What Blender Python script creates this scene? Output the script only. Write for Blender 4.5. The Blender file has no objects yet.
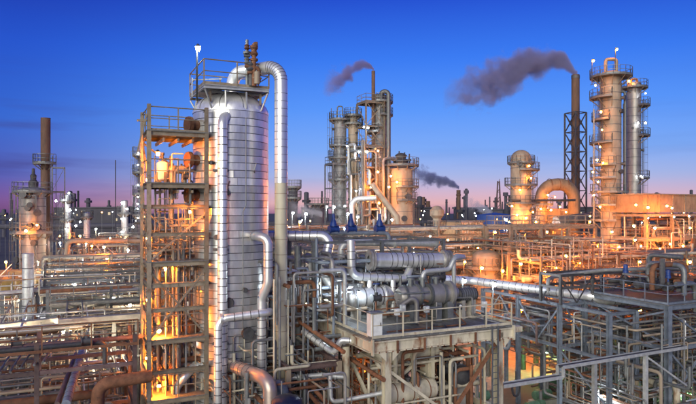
import bpy, math, random
import numpy as np
from mathutils import Vector, Matrix
SC = bpy.context.scene
COL = SC.collection
R = math.radians
random.seed(7)

# ------------------------------------------------------------------ camera
H = 14.0          # camera height above the ground
F = 600.0         # focal length in photo pixels (photo is 696 x 404)
CX, HY = 348.0, 208.0
cam_d = bpy.data.cameras.new('camera')
cam = bpy.data.objects.new('camera', cam_d); COL.objects.link(cam)
cam.location = (0, 0, H); cam.rotation_euler = (R(90), 0, 0)
cam_d.sensor_width = 36.0; cam_d.lens = 36.0 * F / 696.0
cam_d.shift_y = (HY - 202.0) / 696.0
cam_d.clip_start = 0.2; cam_d.clip_end = 20000
SC.camera = cam

# ------------------------------------------------------------------ world: dusk sky
w = bpy.data.worlds.new('World'); SC.world = w; w.use_nodes = True
nt = w.node_tree; nt.nodes.clear()
def N(t, **k):
    n = nt.nodes.new(t)
    for a, b in k.items(): setattr(n, a, b)
    return n
def wl(a, b): nt.links.new(a, b)
def srgb(r, g, b):
    f = lambda c: (c / 255.0 / 12.92) if c / 255.0 <= 0.04045 else ((c / 255.0 + 0.055) / 1.055) ** 2.4
    return (f(r), f(g), f(b), 1)
def world_ramp(fac, stops):
    n = N('ShaderNodeValToRGB'); cr = n.color_ramp
    while len(cr.elements) > 1: cr.elements.remove(cr.elements[-1])
    cr.elements[0].position = stops[0][0]; cr.elements[0].color = stops[0][1]
    for p, c in stops[1:]:
        e = cr.elements.new(p); e.color = c
    wl(fac, n.inputs[0]); return n.outputs[0]
tc = N('ShaderNodeTexCoord'); sep = N('ShaderNodeSeparateXYZ'); wl(tc.outputs['Generated'], sep.inputs[0])
# elevation (z of the view direction) gradients: glow side of the sky and the side away from it
EL = lambda y: 0.5 + 0.5 * ((HY - y) / F) / math.hypot(1, (HY - y) / F)
mz = N('ShaderNodeMath', operation='MULTIPLY_ADD'); wl(sep.outputs[2], mz.inputs[0]); mz.inputs[1].default_value = .5; mz.inputs[2].default_value = .5
glow = world_ramp(mz.outputs[0], [(0.0, srgb(60, 50, 80)), (0.495, srgb(150, 104, 140)), (EL(204), srgb(224, 176, 180)), (EL(193), srgb(204, 178, 204)), (EL(178), srgb(160, 178, 228)), (EL(152), srgb(116, 166, 244)),
                                  (EL(110), srgb(78, 146, 248)), (EL(60), srgb(44, 118, 240)), (EL(0), srgb(18, 76, 210)), (0.8, srgb(24, 54, 160)), (1.0, srgb(14, 34, 116))])
away = world_ramp(mz.outputs[0], [(0.0, srgb(50, 44, 76)), (0.495, srgb(70, 56, 104)), (EL(206), srgb(126, 82, 138)), (EL(196), srgb(108, 82, 158)), (EL(178), srgb(68, 86, 180)),
                                  (EL(130), srgb(36, 96, 206)), (EL(60), srgb(20, 78, 202)), (EL(0), srgb(8, 48, 172)), (0.8, srgb(20, 46, 146)), (1.0, srgb(14, 34, 116))])
dt = N('ShaderNodeVectorMath', operation='DOT_PRODUCT'); wl(tc.outputs['Generated'], dt.inputs[0])
gd = Vector((0.20, 1.0, 0)).normalized(); dt.inputs[1].default_value = gd
mr = N('ShaderNodeMapRange', interpolation_type='SMOOTHSTEP'); wl(dt.outputs['Value'], mr.inputs[0])
mr.inputs[1].default_value = 0.72; mr.inputs[2].default_value = 0.985
mx = N('ShaderNodeMix', data_type='RGBA'); wl(mr.outputs[0], mx.inputs[0]); wl(away, mx.inputs[6]); wl(glow, mx.inputs[7])
# thin streaks of dusk cloud low over the horizon, everywhere round the sky
mp = N('ShaderNodeMapping'); wl(tc.outputs['Generated'], mp.inputs[0]); mp.inputs[3].default_value = (2.2, 2.2, 26); mp.inputs[2].default_value = (R(4), R(7), 0)
ns = N('ShaderNodeTexNoise'); wl(mp.outputs[0], ns.inputs[0]); ns.inputs['Scale'].default_value = 1.25; ns.inputs['Detail'].default_value = 5
cl = world_ramp(ns.outputs[0], [(0.50, (0, 0, 0, 1)), (0.68, (1, 1, 1, 1))])
band = world_ramp(mz.outputs[0], [(EL(206), (0, 0, 0, 1)), (EL(188), (1, 1, 1, 1)), (EL(140), (.7, .7, .7, 1)), (EL(80), (0.08, 0.08, 0.08, 1)), (0.7, (0, 0, 0, 1))])
inv = N('ShaderNodeMath', operation='MULTIPLY_ADD'); wl(mr.outputs[0], inv.inputs[0]); inv.inputs[1].default_value = -0.86; inv.inputs[2].default_value = 1
cm = N('ShaderNodeMath', operation='MULTIPLY'); wl(cl, cm.inputs[0]); wl(band, cm.inputs[1])
cm2 = N('ShaderNodeMath', operation='MULTIPLY'); wl(cm.outputs[0], cm2.inputs[0]); wl(inv.outputs[0], cm2.inputs[1])
cm3 = N('ShaderNodeMath', operation='MULTIPLY'); wl(cm2.outputs[0], cm3.inputs[0]); cm3.inputs[1].default_value = 0.75
mc = N('ShaderNodeMix', data_type='RGBA'); wl(cm3.outputs[0], mc.inputs[0]); wl(mx.outputs[2], mc.inputs[6]); mc.inputs[7].default_value = srgb(52, 54, 132)
# a trace of the physical twilight sky on top of it
sk = N('ShaderNodeTexSky'); sk.sky_type = 'NISHITA'; sk.sun_disc = False; sk.sun_elevation = R(-2); sk.sun_rotation = R(12)
ad = N('ShaderNodeMix', data_type='RGBA', blend_type='ADD'); ad.inputs[0].default_value = 0.05; wl(mc.outputs[2], ad.inputs[6]); wl(sk.outputs[0], ad.inputs[7])
EXPOSURE = 0.75
bg = N('ShaderNodeBackground'); wl(ad.outputs[2], bg.inputs[0]); bg.inputs[1].default_value = 0.60
wo = N('ShaderNodeOutputWorld'); wl(bg.outputs[0], wo.inputs[0])

# soft, low fill lamp added behind the camera to brighten the front faces
sd = bpy.data.lights.new('front_fill', 'SUN'); sd.energy = 2.3; sd.angle = R(50); sd.color = (1.0, 0.96, 0.76)
front_fill = bpy.data.objects.new('front_fill', sd); COL.objects.link(front_fill)
front_fill.rotation_euler = Vector((0.30, 0.92, -0.24)).to_track_quat('-Z', 'Y').to_euler()
SC.view_settings.view_transform = 'Standard'; SC.view_settings.look = 'None'
SC.view_settings.exposure = EXPOSURE; SC.view_settings.gamma = 1
SC.cycles.sample_clamp_indirect = 3.0; SC.cycles.sample_clamp_direct = 0
SC.cycles.max_bounces = 5; SC.cycles.diffuse_bounces = 2; SC.cycles.glossy_bounces = 3; SC.cycles.volume_bounces = 1
SC.cycles.volume_step_rate = 0.6; SC.cycles.volume_max_steps = 128
SC.cycles.use_denoising = True; SC.cycles.caustics_reflective = False; SC.cycles.caustics_refractive = False

# ------------------------------------------------------------------ places
def at(px, py, D):                       # a photo pixel at depth D
    return Vector(((px - CX) / F * D, D, H - (py - HY) / F * D))
def atz(px, py, z):                      # a photo pixel on the level z
    return at(px, py, (H - z) * F / (py - HY))
A0 = R(25)                               # the plant's own grid is turned 25 degrees
U = Vector((math.cos(A0), math.sin(A0), 0)); V = Vector((-math.sin(A0), math.cos(A0), 0)); Z = Vector((0, 0, 1))
O = Vector((1.04, 26.0, 0))
def G(u, v, z=0): return O + U * u + V * v + Z * z
def uv(p): d = Vector((p[0], p[1], 0)) - O; return d.dot(U), d.dot(V)

# ------------------------------------------------------------------ materials
MATS = {}
def mat(name, color, rough=0.6, metal=0.0, var=0.25, scale=3.0, rust=0.0, rustcol=(0.16, 0.06, 0.025), emit=None, streak=1.0, objvar=0.3, bump=0.0):
    m = bpy.data.materials.new(name); m.use_nodes = True; t = m.node_tree
    b = t.nodes['Principled BSDF']; b.inputs['Roughness'].default_value = rough; b.inputs['Metallic'].default_value = metal
    L = t.links.new
    if emit:
        b.inputs['Base Color'].default_value = (0.1, 0.1, 0.1, 1)
        b.inputs['Emission Color'].default_value = (*color, 1); b.inputs['Emission Strength'].default_value = emit
        MATS[name] = m; return m
    tc = t.nodes.new('ShaderNodeTexCoord'); mp = t.nodes.new('ShaderNodeMapping'); L(tc.outputs['Object'], mp.inputs[0])
    oi = t.nodes.new('ShaderNodeObjectInfo')
    mu = t.nodes.new('ShaderNodeVectorMath'); mu.operation = 'SCALE'; mu.inputs[0].default_value = (37, 91, 53); L(oi.outputs['Random'], mu.inputs[3]); L(mu.outputs[0], mp.inputs[1])
    mp.inputs[3].default_value = (1, 1, streak)
    no = t.nodes.new('ShaderNodeTexNoise'); L(mp.outputs[0], no.inputs[0]); no.inputs['Scale'].default_value = scale; no.inputs['Detail'].default_value = 6; no.inputs['Roughness'].default_value = 0.62
    rm = t.nodes.new('ShaderNodeMapRange'); L(no.outputs[0], rm.inputs[0]); rm.inputs[1].default_value = .3; rm.inputs[2].default_value = .7; rm.inputs[3].default_value = 1 - var; rm.inputs[4].default_value = 1 + var * 0.6
    ro = t.nodes.new('ShaderNodeMapRange'); L(oi.outputs['Random'], ro.inputs[0]); ro.inputs[3].default_value = 1 - objvar; ro.inputs[4].default_value = 1 + objvar * 0.5
    mm = t.nodes.new('ShaderNodeMath'); mm.operation = 'MULTIPLY'; L(rm.outputs[0], mm.inputs[0]); L(ro.outputs[0], mm.inputs[1])
    vs = t.nodes.new('ShaderNodeVectorMath'); vs.operation = 'SCALE'; vs.inputs[0].default_value = color; L(mm.outputs[0], vs.inputs[3])
    out = vs.outputs[0]
    if rust > 0:
        n2 = t.nodes.new('ShaderNodeTexNoise'); L(mp.outputs[0], n2.inputs[0]); n2.inputs['Scale'].default_value = scale * 0.7; n2.inputs['Detail'].default_value = 8; n2.inputs['Roughness'].default_value = 0.7
        r2 = t.nodes.new('ShaderNodeMapRange'); L(n2.outputs[0], r2.inputs[0]); r2.inputs[1].default_value = 0.68 - rust * 0.36; r2.inputs[2].default_value = 0.80 - rust * 0.3
        mxx = t.nodes.new('ShaderNodeMix'); mxx.data_type = 'RGBA'; L(r2.outputs[0], mxx.inputs[0]); L(out, mxx.inputs[6]); mxx.inputs[7].default_value = (*rustcol, 1)
        out = mxx.outputs[2]
        r3 = t.nodes.new('ShaderNodeMapRange'); L(r2.outputs[0], r3.inputs[0]); r3.inputs[3].default_value = metal; r3.inputs[4].default_value = 0; L(r3.outputs[0], b.inputs['Metallic'])
    L(out, b.inputs['Base Color'])
    rr = t.nodes.new('ShaderNodeMapRange'); L(no.outputs[0], rr.inputs[0]); rr.inputs[3].default_value = max(rough - .12, .05); rr.inputs[4].default_value = min(rough + .15, 1); L(rr.outputs[0], b.inputs['Roughness'])
    if bump:
        bp = t.nodes.new('ShaderNodeBump'); bp.inputs['Strength'].default_value = bump; bp.inputs['Distance'].default_value = 0.02; L(no.outputs[0], bp.inputs['Height']); L(bp.outputs[0], b.inputs['Normal'])
    MATS[name] = m; return m
mat('silver', (0.80, 0.80, 0.81), 0.32, 0.6, 0.30, 1.8, 0.18, (0.36, 0.32, 0.30), streak=0.22, objvar=0.28, bump=0.5)
mat('silver_worn', (0.36, 0.34, 0.33), 0.45, 0.5, 0.3, 2.0, 0.22, (0.18, 0.11, 0.07), streak=0.4, objvar=0.25, bump=0.25)
mat('galv', (0.19, 0.20, 0.21), 0.5, 0.45, 0.3, 4, 0.14, objvar=0.3)
mat('steel_blue', (0.20, 0.235, 0.30), 0.5, 0.15, 0.35, 3, 0.22, (0.12, 0.08, 0.07), objvar=0.25)
mat('steel_tan', (0.27, 0.22, 0.165), 0.6, 0.1, 0.35, 3, 0.35, (0.16, 0.08, 0.045), objvar=0.3)
mat('cream', (0.56, 0.505, 0.395), 0.6, 0.0, 0.35, 2.0, 0.42, (0.22, 0.10, 0.05), streak=0.35, objvar=0.15)
mat('beige', (0.52, 0.47, 0.36), 0.5, 0.05, 0.2, 1.5, 0.12, (0.25, 0.15, 0.08), streak=0.4, objvar=0.1)
mat('rust', (0.20, 0.085, 0.045), 0.8, 0.0, 0.45, 4, 0.3, (0.09, 0.045, 0.03), objvar=0.4)
mat('red_steel', (0.14, 0.09, 0.088), 0.6, 0.05, 0.4, 3, 0.25, (0.10, 0.05, 0.04), objvar=0.35)
mat('grey_pipe', (0.20, 0.20, 0.21), 0.5, 0.2, 0.35, 3, 0.25, objvar=0.5)
mat('dark_steel', (0.085, 0.085, 0.095), 0.6, 0.2, 0.4, 4, 0.2, objvar=0.4)
mat('brown_stack', (0.15, 0.085, 0.06), 0.8, 0.0, 0.45, 1.2, 0.35, (0.07, 0.045, 0.04), streak=0.3, objvar=0.1)
mat('concrete', (0.34, 0.32, 0.30), 0.85, 0.0, 0.35, 1.5, 0.2, (0.16, 0.13, 0.11), objvar=0.15, bump=0.3)
mat('grating', (0.20, 0.20, 0.20), 0.65, 0.3, 0.4, 6, 0.2, objvar=0.2)
mat('black_pole', (0.012, 0.012, 0.014), 0.8, objvar=0.1)
mat('blue_paint', (0.025, 0.065, 0.27), 0.45, 0.1, 0.4, 5, 0.2, objvar=0.2)
mat('tank_blue', (0.05, 0.11, 0.36), 0.5, 0.0, 0.2, 0.3, objvar=0.05)
mat('green_paint', (0.10, 0.20, 0.13), 0.5, 0.0, 0.3, 4, 0.15, objvar=0.3)
mat('tan_vessel', (0.36, 0.285, 0.215), 0.6, 0.1, 0.3, 1.2, 0.25, (0.20, 0.12, 0.08), streak=0.35, objvar=0.15)
mat('furnace', (0.30, 0.205, 0.13), 0.7, 0.05, 0.35, 1.5, 0.35, (0.13, 0.07, 0.045), streak=0.4, objvar=0.2)
mat('white_paint', (0.72, 0.73, 0.74), 0.5, 0.0, 0.18, 3, 0.1, (0.3, 0.2, 0.14), objvar=0.1)
mat('copper_clad', (0.50, 0.40, 0.36), 0.38, 0.6, 0.2, 2, 0.1, objvar=0.1, bump=0.2)
mat('seam', (0.10, 0.10, 0.12), 0.6, 0.4, 0.3, 5, objvar=0.1)
mat('far_grey', (0.075, 0.072, 0.095), 0.8, 0.0, 0.3, 0.3, 0.15, objvar=0.4)
mat('galv_light', (0.56, 0.57, 0.58), 0.45, 0.4, 0.25, 4, 0.1, objvar=0.2)
mat('navy', (0.018, 0.024, 0.06), 0.35, 0.3, 0.3, 3, objvar=0.1)
mat('lamp_white', (0.90, 1.0, 0.96), emit=260)
mat('lamp_cool', (0.80, 0.93, 1.0), emit=430)
mat('lamp_orange', (1.0, 0.25, 0.018), emit=1150)
mat('lamp_orange_far', (1.0, 0.235, 0.014), emit=680)
mat('lamp_orange_sky', (1.0, 0.40, 0.08), emit=40)
mat('lamp_white_sky', (0.85, 0.93, 1.0), emit=25)
mat('lamp_warm', (1.0, 0.78, 0.48), emit=1200)
mat('lamp_orange_tower', (1.0, 0.27, 0.025), emit=360)
mat('lamp_white_tower', (0.88, 0.95, 1.0), emit=70)
mat('lamp_white_far', (0.92, 0.98, 1.0), emit=560)
mat('lamp_green', (0.35, 1.0, 0.35), emit=900)
mat('lamp_house', (0.9, 0.70, 0.40), emit=0.4)

# ------------------------------------------------------------------ mesh building
W = {}
def put(o, parent=None, M=None):
    M = M or Matrix.Identity(4)
    COL.objects.link(o)
    if parent is not None:
        o.parent = parent; o.matrix_parent_inverse = W[parent.name].inverted()
    o.matrix_basis = M; W[o.name] = M
    return o
def tag(o, label=None, cat=None, group=None, kind=None):
    if label: o['label'] = label
    if cat: o['category'] = cat
    if group: o['group'] = group
    if kind: o['kind'] = kind
    return o
def thing(name, label, cat, loc, group=None):
    o = bpy.data.objects.new(name, None); o.empty_display_size = 0.3
    put(o, None, Matrix.Translation(Vector(loc))); return tag(o, label, cat, group)
class MB:
    def __init__(s): s.v = []; s.f = []
    def add(s, vs, fs):
        b = len(s.v); s.v += [tuple(x) for x in vs]; s.f += [tuple(i + b for i in f) for f in fs]; return s
    def box(s, c, d, X=None, Y=None):
        c = Vector(c); X = (X or Vector((1, 0, 0))) * d[0] / 2; Y = (Y or Vector((0, 1, 0))) * d[1] / 2; Zz = X.cross(Y); Zz = Zz.normalized() * d[2] / 2 if Zz.length > 0 else Z * d[2] / 2
        vs = [c + X * a + Y * b + Zz * e for e in (-1, 1) for b in (-1, 1) for a in (-1, 1)]
        return s.add(vs, [(0, 2, 3, 1), (4, 5, 7, 6), (0, 1, 5, 4), (2, 6, 7, 3), (0, 4, 6, 2), (1, 3, 7, 5)])
    def bar(s, p, q, w, h=None):
        p, q = Vector(p), Vector(q); h = h or w; d = q - p; L = d.length
        if L < 1e-6: return s
        d /= L; X = d.cross(Z)
        X = X.normalized() if X.length > 1e-3 else U.copy()
        Y = X.cross(d)
        return s._bar(p, q, X * w / 2, Y * h / 2)
    def _bar(s, p, q, X, Y):
        vs = [e + X * a + Y * b for e in (p, q) for a, b in ((-1, -1), (1, -1), (1, 1), (-1, 1))]
        return s.add(vs, [(0, 3, 2, 1), (4, 5, 6, 7), (0, 1, 5, 4), (1, 2, 6, 5), (2, 3, 7, 6), (3, 0, 4, 7)])
    def ibeam(s, p, q, w, h, t=None):
        p, q = Vector(p), Vector(q); d = (q - p).normalized(); X = d.cross(Z)
        X = X.normalized() if X.length > 1e-3 else U.copy()
        Y = X.cross(d); t = t or h * 0.09
        for k in (-1, 1):
            o = Y * (k * (h / 2 - t / 2)); s._bar(p + o, q + o, X * w / 2, Y * t / 2)
        return s._bar(p, q, X * t * 0.4, Y * (h / 2 - t * 1.02))
    def cyl(s, p, q, r, n=10, r2=None, cap=True):
        p, q = Vector(p), Vector(q); r2 = r if r2 is None else r2; d = (q - p).normalized()
        X = d.cross(Z); X = X.normalized() if X.length > 1e-3 else Vector((1, 0, 0)); Y = d.cross(X)
        vs = [e + (X * math.cos(a) + Y * math.sin(a)) * rr for e, rr in ((p, r), (q, r2)) for a in [2 * math.pi * i / n for i in range(n)]]
        fs = [(i, (i + 1) % n, n + (i + 1) % n, n + i) for i in range(n)]
        if cap: fs += [tuple(range(n - 1, -1, -1)), tuple(range(n, 2 * n))]
        return s.add(vs, fs)
    def lathe(s, c, prof, n=20, axis=None, a0=0, a1=2 * math.pi):
        c = Vector(c); d = (axis or Z).normalized(); X = d.cross(Z); X = X.normalized() if X.length > 1e-3 else Vector((1, 0, 0)); Y = d.cross(X)
        full = abs(a1 - a0 - 2 * math.pi) < 1e-6; m = n if full else n + 1
        vs = []
        for r, h in prof:
            for i in range(m):
                a = a0 + (a1 - a0) * i / n; vs.append(c + d * h + (X * math.cos(a) + Y * math.sin(a)) * max(r, 0.0005))
        fs = []
        for k in range(len(prof) - 1):
            for i in range(n):
                j = (i + 1) % m; fs.append((k * m + i, k * m + j, (k + 1) * m + j, (k + 1) * m + i))
        return s.add(vs, fs)
    def tube(s, pts, r, n=10, R_=None, k=5, cap=True):
        P = fillet([Vector(p) for p in pts], R_ if R_ is not None else r * 2.6, k)
        d = (P[1] - P[0]).normalized(); X = d.cross(Z); X = X.normalized() if X.length > 1e-3 else Vector((1, 0, 0))
        vs = []
        for i, p in enumerate(P):
            a = (P[i] - P[i - 1]).normalized() if i > 0 else (P[1] - P[0]).normalized()
            b = (P[i + 1] - P[i]).normalized() if i < len(P) - 1 else a
            t = (a + b); t = t.normalized() if t.length > 1e-6 else a
            X = (X - t * X.dot(t)).normalized(); Y = t.cross(X)
            vs += [p + (X * math.cos(2 * math.pi * j / n) + Y * math.sin(2 * math.pi * j / n)) * r for j in range(n)]
        fs = [(i * n + j, i * n + (j + 1) % n, (i + 1) * n + (j + 1) % n, (i + 1) * n + j) for i in range(len(P) - 1) for j in range(n)]
        if cap: fs += [tuple(range(n - 1, -1, -1)), tuple(range(len(vs) - n, len(vs)))]
        return s.add(vs, fs)
    def mesh(s, name, m, center=True):
        a = np.array(s.v, dtype=np.float64)
        c = Vector((0, 0, 0))
        if center:
            lo, hi = a.min(0), a.max(0); c = Vector(((lo[0] + hi[0]) / 2, (lo[1] + hi[1]) / 2, lo[2])); a = a - np.array(c)
        me = bpy.data.meshes.new(name); me.from_pydata(a.tolist(), [], s.f)
        me.polygons.foreach_set('use_smooth', [True] * len(me.polygons)); me.set_sharp_from_angle(angle=R(38))
        if m: me.materials.append(MATS[m] if isinstance(m, str) else m)
        return me, c
    def build(s, name, m, parent=None, label=None, cat=None, group=None, kind=None):
        me, c = s.mesh(name, m); o = bpy.data.objects.new(name, me)
        put(o, parent, Matrix.Translation(c)); return tag(o, label, cat, group, kind)
def fillet(P, rad, k):
    if len(P) < 3: return P
    out = [P[0]]
    for i in range(1, len(P) - 1):
        a, b, c = P[i - 1], P[i], P[i + 1]; d1 = (a - b); d2 = (c - b); l1, l2 = d1.length, d2.length; d1 = d1 / l1; d2 = d2 / l2
        ang = d1.angle(d2)
        if ang > 3.1: continue
        t = min(rad / math.tan(ang / 2), l1 * 0.48, l2 * 0.48); rr = t * math.tan(ang / 2)
        cen = b + (d1 + d2).normalized() * (rr / math.sin(ang / 2)); s0 = b + d1 * t - cen; s1 = b + d2 * t - cen; th = s0.angle(s1)
        for j in range(k + 1):
            f = j / k; out.append(cen + (s0 * math.sin((1 - f) * th) + s1 * math.sin(f * th)) / math.sin(th))
    return out + [P[-1]]
def inst(me, parent, M, name=None, **k):
    o = bpy.data.objects.new(name or me.name.split('.')[0], me); put(o, parent, M); return tag(o, **k)
SHARED = {}
def shared(key, fn, m, name):
    if key not in SHARED: SHARED[key] = fn().mesh(name, m, center=False)[0]
    return SHARED[key]
def orient(d, p, s=1.0, l=None):
    q = Vector(d).to_track_quat('Z', 'Y').to_matrix().to_4x4()
    return Matrix.Translation(Vector(p)) @ q @ Matrix.Diagonal((s, s, l if l else s, 1))

# ------------------------------------------------------------------ builders
def ring_mesh(m, name='band'):
    return shared(('ring', m, name), lambda: MB().lathe((0, 0, 0), [(1.0, -.5), (1.025, -.5), (1.025, .5), (1.0, .5)], 16), m, name)
def flange_mesh(m):
    return shared(('flange', m), lambda: MB().lathe((0, 0, 0), [(.6, -.5), (1.42, -.5), (1.42, -.07), (1.25, -.07), (1.25, .07), (1.42, .07), (1.42, .5), (.6, .5)], 16), m, 'flange')
def pipe(label, pts, r, m, bands=0, flanges=(), n=12, group=None, name='pipe', band_m='seam', k=6, bend=None, fl_m=None, cat='pipe'):
    pts = [Vector(p) for p in pts]
    o = MB().tube(pts, r, n, bend, k).build(name, m, None, label, cat, group)
    if bands:
        bw = min(0.035, r * 0.2)
        for a, b in zip(pts[:-1], pts[1:]):
            L = (b - a).length; d = (b - a) / L; c0 = r * 2.7; s = c0
            while s < L - c0 * 0.8:
                inst(ring_mesh(band_m), o, orient(d, a + d * s, r, bw)); s += bands
    for i, t in flanges:
        a, b = pts[i], pts[i + 1]; d = (b - a).normalized()
        inst(flange_mesh(fl_m or m), o, orient(d, a + (b - a) * t, r, 0.16 * max(r / .25, .6)))
    return o
def rails(parent, pts, m='galv', h=1.1, sp=1.4, near=True, closed=False, toe=True, r=0.028):
    """a handrail round pts (deck-level points)"""
    pts = [Vector(p) for p in pts]
    if closed: pts = pts + [pts[0]]
    if not near:
        b = MB()
        for a, c in zip(pts[:-1], pts[1:]):
            for hh in (h, h * .52): b.bar(a + Z * hh, c + Z * hh, r * 1.8)
            L = (c - a).length; k = max(1, round(L / sp))
            for i in range(k + 1): q = a.lerp(c, i / k); b.bar(q, q + Z * h, r * 1.8)
            if toe: b.bar(a + Z * .08, c + Z * .08, .02, .14)
        return b.build('railing', m, parent)
    for a, c in zip(pts[:-1], pts[1:]):
        t = MB().cyl(a + Z * h, c + Z * h, r, 6).build('handrail', m, parent)
        MB().cyl(a + Z * h * .53, c + Z * h * .53, r * .85, 6).build('mid_rail', m, t)
        if toe: MB().bar(a + Z * .07, c + Z * .07, .015, .12).build('toe_board', m, t)
        L = (c - a).length; k = max(1, round(L / sp))
        pm = shared(('post', m, h, r), lambda: MB().bar((0, 0, 0), (0, 0, h), r * 1.9), m, 'post')
        for i in range(k + 1):
            if i == k and (closed or c is not pts[-1]): continue
            inst(pm, t, Matrix.Translation(a.lerp(c, i / k)))
def ladder(parent, p, z0, z1, out, m='galv', w=0.45, cage=True, step=0.35):
    p = Vector(p); out = Vector(out).normalized(); s = out.cross(Z); b = MB()
    for k in (-1, 1): b.bar(Vector((p.x, p.y, z0)) + s * k * w / 2, Vector((p.x, p.y, z1 + 1)) + s * k * w / 2, .07, .05)
    z = z0 + .3
    while z < z1: q = Vector((p.x, p.y, z)); b.bar(q - s * w / 2, q + s * w / 2, .03); z += step
    if cage:
        z = z0 + 2.2
        while z < z1 + 1:
            q = Vector((p.x, p.y, z)); pr = None
            for i in range(7):
                a = math.pi * i / 6; e = q + s * math.cos(a) * .38 + out * (math.sin(a) * .7)
                if pr is not None: b.bar(pr, e, .05, .02)
                pr = e
            z += 1.2
        for i in (1, 3, 5):
            a = math.pi * i / 6; e = s * math.cos(a) * .38 + out * (math.sin(a) * .7)
            b.bar(Vector((p.x, p.y, z0 + 2.2)) + e, Vector((p.x, p.y, z1 + 1)) + e, .04, .02)
    return b.build('ladder', m, parent)
def arc_platform(parent, c, r, z, a0, a1, wd=1.0, m='steel_tan', deck_m='grating', near=False, rm='galv', sp=1.2):
    """a curved walkway round a vessel, with brackets and a handrail"""
    n = max(3, int((a1 - a0) / R(18))); c = Vector((c[0], c[1], 0))
    e = lambda a, rr, h: c + Vector((math.cos(a) * rr, math.sin(a) * rr, h))
    vs = []; fs = []
    for i in range(n + 1):
        a = a0 + (a1 - a0) * i / n; vs += [e(a, r + .04, z), e(a, r + wd, z), e(a, r + wd, z - .16), e(a, r + .04, z - .16)]
    for i in range(n):
        b = i * 4
        for q in range(4): fs.append((b + q, b + (q + 1) % 4, b + 4 + (q + 1) % 4, b + 4 + q))
    fs += [(0, 3, 2, 1), (n * 4, n * 4 + 1, n * 4 + 2, n * 4 + 3)]
    d = MB().add(vs, fs).build('platform', deck_m, parent)
    b = MB()
    for i in range(0, n + 1, 2):
        a = a0 + (a1 - a0) * i / n; b.bar(e(a, r, z - wd * .9), e(a, r + wd * .92, z - .17), .09)
    b.build('bracket', m, d, kind='stuff')
    pts = [e(a0 + (a1 - a0) * i / n, r + wd - .03, z) for i in range(n + 1)]
    if a1 - a0 < R(350): pts = [e(a0, r + .1, z)] + pts + [e(a1, r + .1, z)]
    rails(d if not near else parent, pts, rm, near=near, sp=sp)
    return d
def tower(name, label, px, D, r, y_top, z0=0.0, m='silver_worn', dome=0.55, bands=0, plats=(), lad=None, nozz=3, cat='tower', group=None, n=20, cone=None, skirt=True, seam='seam', pm='steel_tan', rm='galv', ztop=None):
    c = at(px, y_top, D); zt = ztop or c.z; c = Vector((c.x, c.y, 0)); t = thing(name, label, cat, c + Z * z0, group)
    zs = zt - r * dome
    prof = [(r, z0 + (2.0 if skirt else 0)), (r, zs)]
    MB().lathe(c, prof, n).build('shell', m, t)
    if skirt: MB().lathe(c, [(r * 1.12, z0), (r * 1.12, z0 + .3), (r * 1.01, z0 + .3), (r * 1.01, z0 + 2.0)], n).build('skirt', 'concrete', t)
    if cone: hd = [(r, zs), (cone, zt)] + [(0.0, zt)]
    else: hd = [(r * math.cos(R(a)), zs + r * dome * math.sin(R(a))) for a in (0, 15, 30, 45, 60, 75, 90)]
    MB().lathe(c, [(r * 1.02, zs - .1), (r * 1.02, zs)] + hd, n).build('head', m, t)
    if bands:
        z = z0 + 2.5; rm_ = ring_mesh(seam)
        while z < zs - .3:
            inst(rm_, t, Matrix.Translation(c + Z * z) @ Matrix.Diagonal((r, r, .07, 1))); z += bands
    for z, a0, a1, wd in plats: arc_platform(t, c, r, z, R(a0), R(a1), wd, pm, rm=rm)
    if lad:
        for (a, za, zb) in lad:
            o = Vector((math.cos(R(a)), math.sin(R(a)), 0)); ladder(t, c + o * (r + .25), za, zb, o, rm)
    rg = random.Random(hash(label) % 9999 if False else int(px * 13 + D))
    for i in range(nozz):
        a = R(rg.uniform(200, 340)); z = rg.uniform(z0 + (zs - z0) * .35, zs - .5); o = Vector((math.cos(a), math.sin(a), 0)); q = c + o * (r - .05) + Z * z; k = r * rg.uniform(.12, .2)
        MB().cyl(q, q + o * (k * 2.2), k, 10).cyl(q + o * (k * 1.6), q + o * (k * 2.4), k * 1.5, 10).build('nozzle', 'dark_steel', t)
    return t
def drum(label, c, axis, L, r, m='silver_worn', z0=None, bands=0, group=None, noz=2, name='horizontal_drum', n=18, cat='drum', fl=False, seam='seam', saddle='concrete', endflange=False):
    """a horizontal vessel on two saddles"""
    c = Vector(c); d = Vector(axis).normalized(); base = c.z - r if z0 is None else z0
    t = thing(name, label, cat, Vector((c.x, c.y, base)), group); e0 = c - d * L / 2; e1 = c + d * L / 2
    MB().cyl(e0, e1, r, n, cap=False).build('shell', m, t)
    hp = [(r * math.cos(R(a)), r * .42 * math.sin(R(a))) for a in (0, 20, 40, 60, 78, 90)]
    for e, s in ((e1, 1), (e0, -1)):
        MB().lathe(e, [(r * 1.02, -.08), (r * 1.02, 0.0)] + hp, n, axis=d * s).build('head', m, t)
        if endflange: inst(flange_mesh(m), t, orient(d, e - d * s * .25, r * .82, .22))
    sd = d.cross(Z).normalized()
    for k in (-.32, .32):
        q = c + d * L * k; MB().box((q.x, q.y, (c.z - r * .8 + base) / 2), (max(.22, L * .06), r * 1.5, max(c.z - r * .8 - base, .1)), d, sd).build('saddle', saddle, t)
    if bands:
        s = bands * .6
        while s < L: inst(ring_mesh(seam), t, orient(d, e0 + d * s, r, .05)); s += bands
    for i in range(noz):
        f = (i + .5) / noz; q = e0.lerp(e1, .1 + .8 * f) + Z * (r * .95); k = r * .2
        MB().cyl(q, q + Z * k * 2, k, 10).cyl(q + Z * k * 1.6, q + Z * k * 2.4, k * 1.55, 10).build('nozzle', 'dark_steel', t)
    return t
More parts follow.
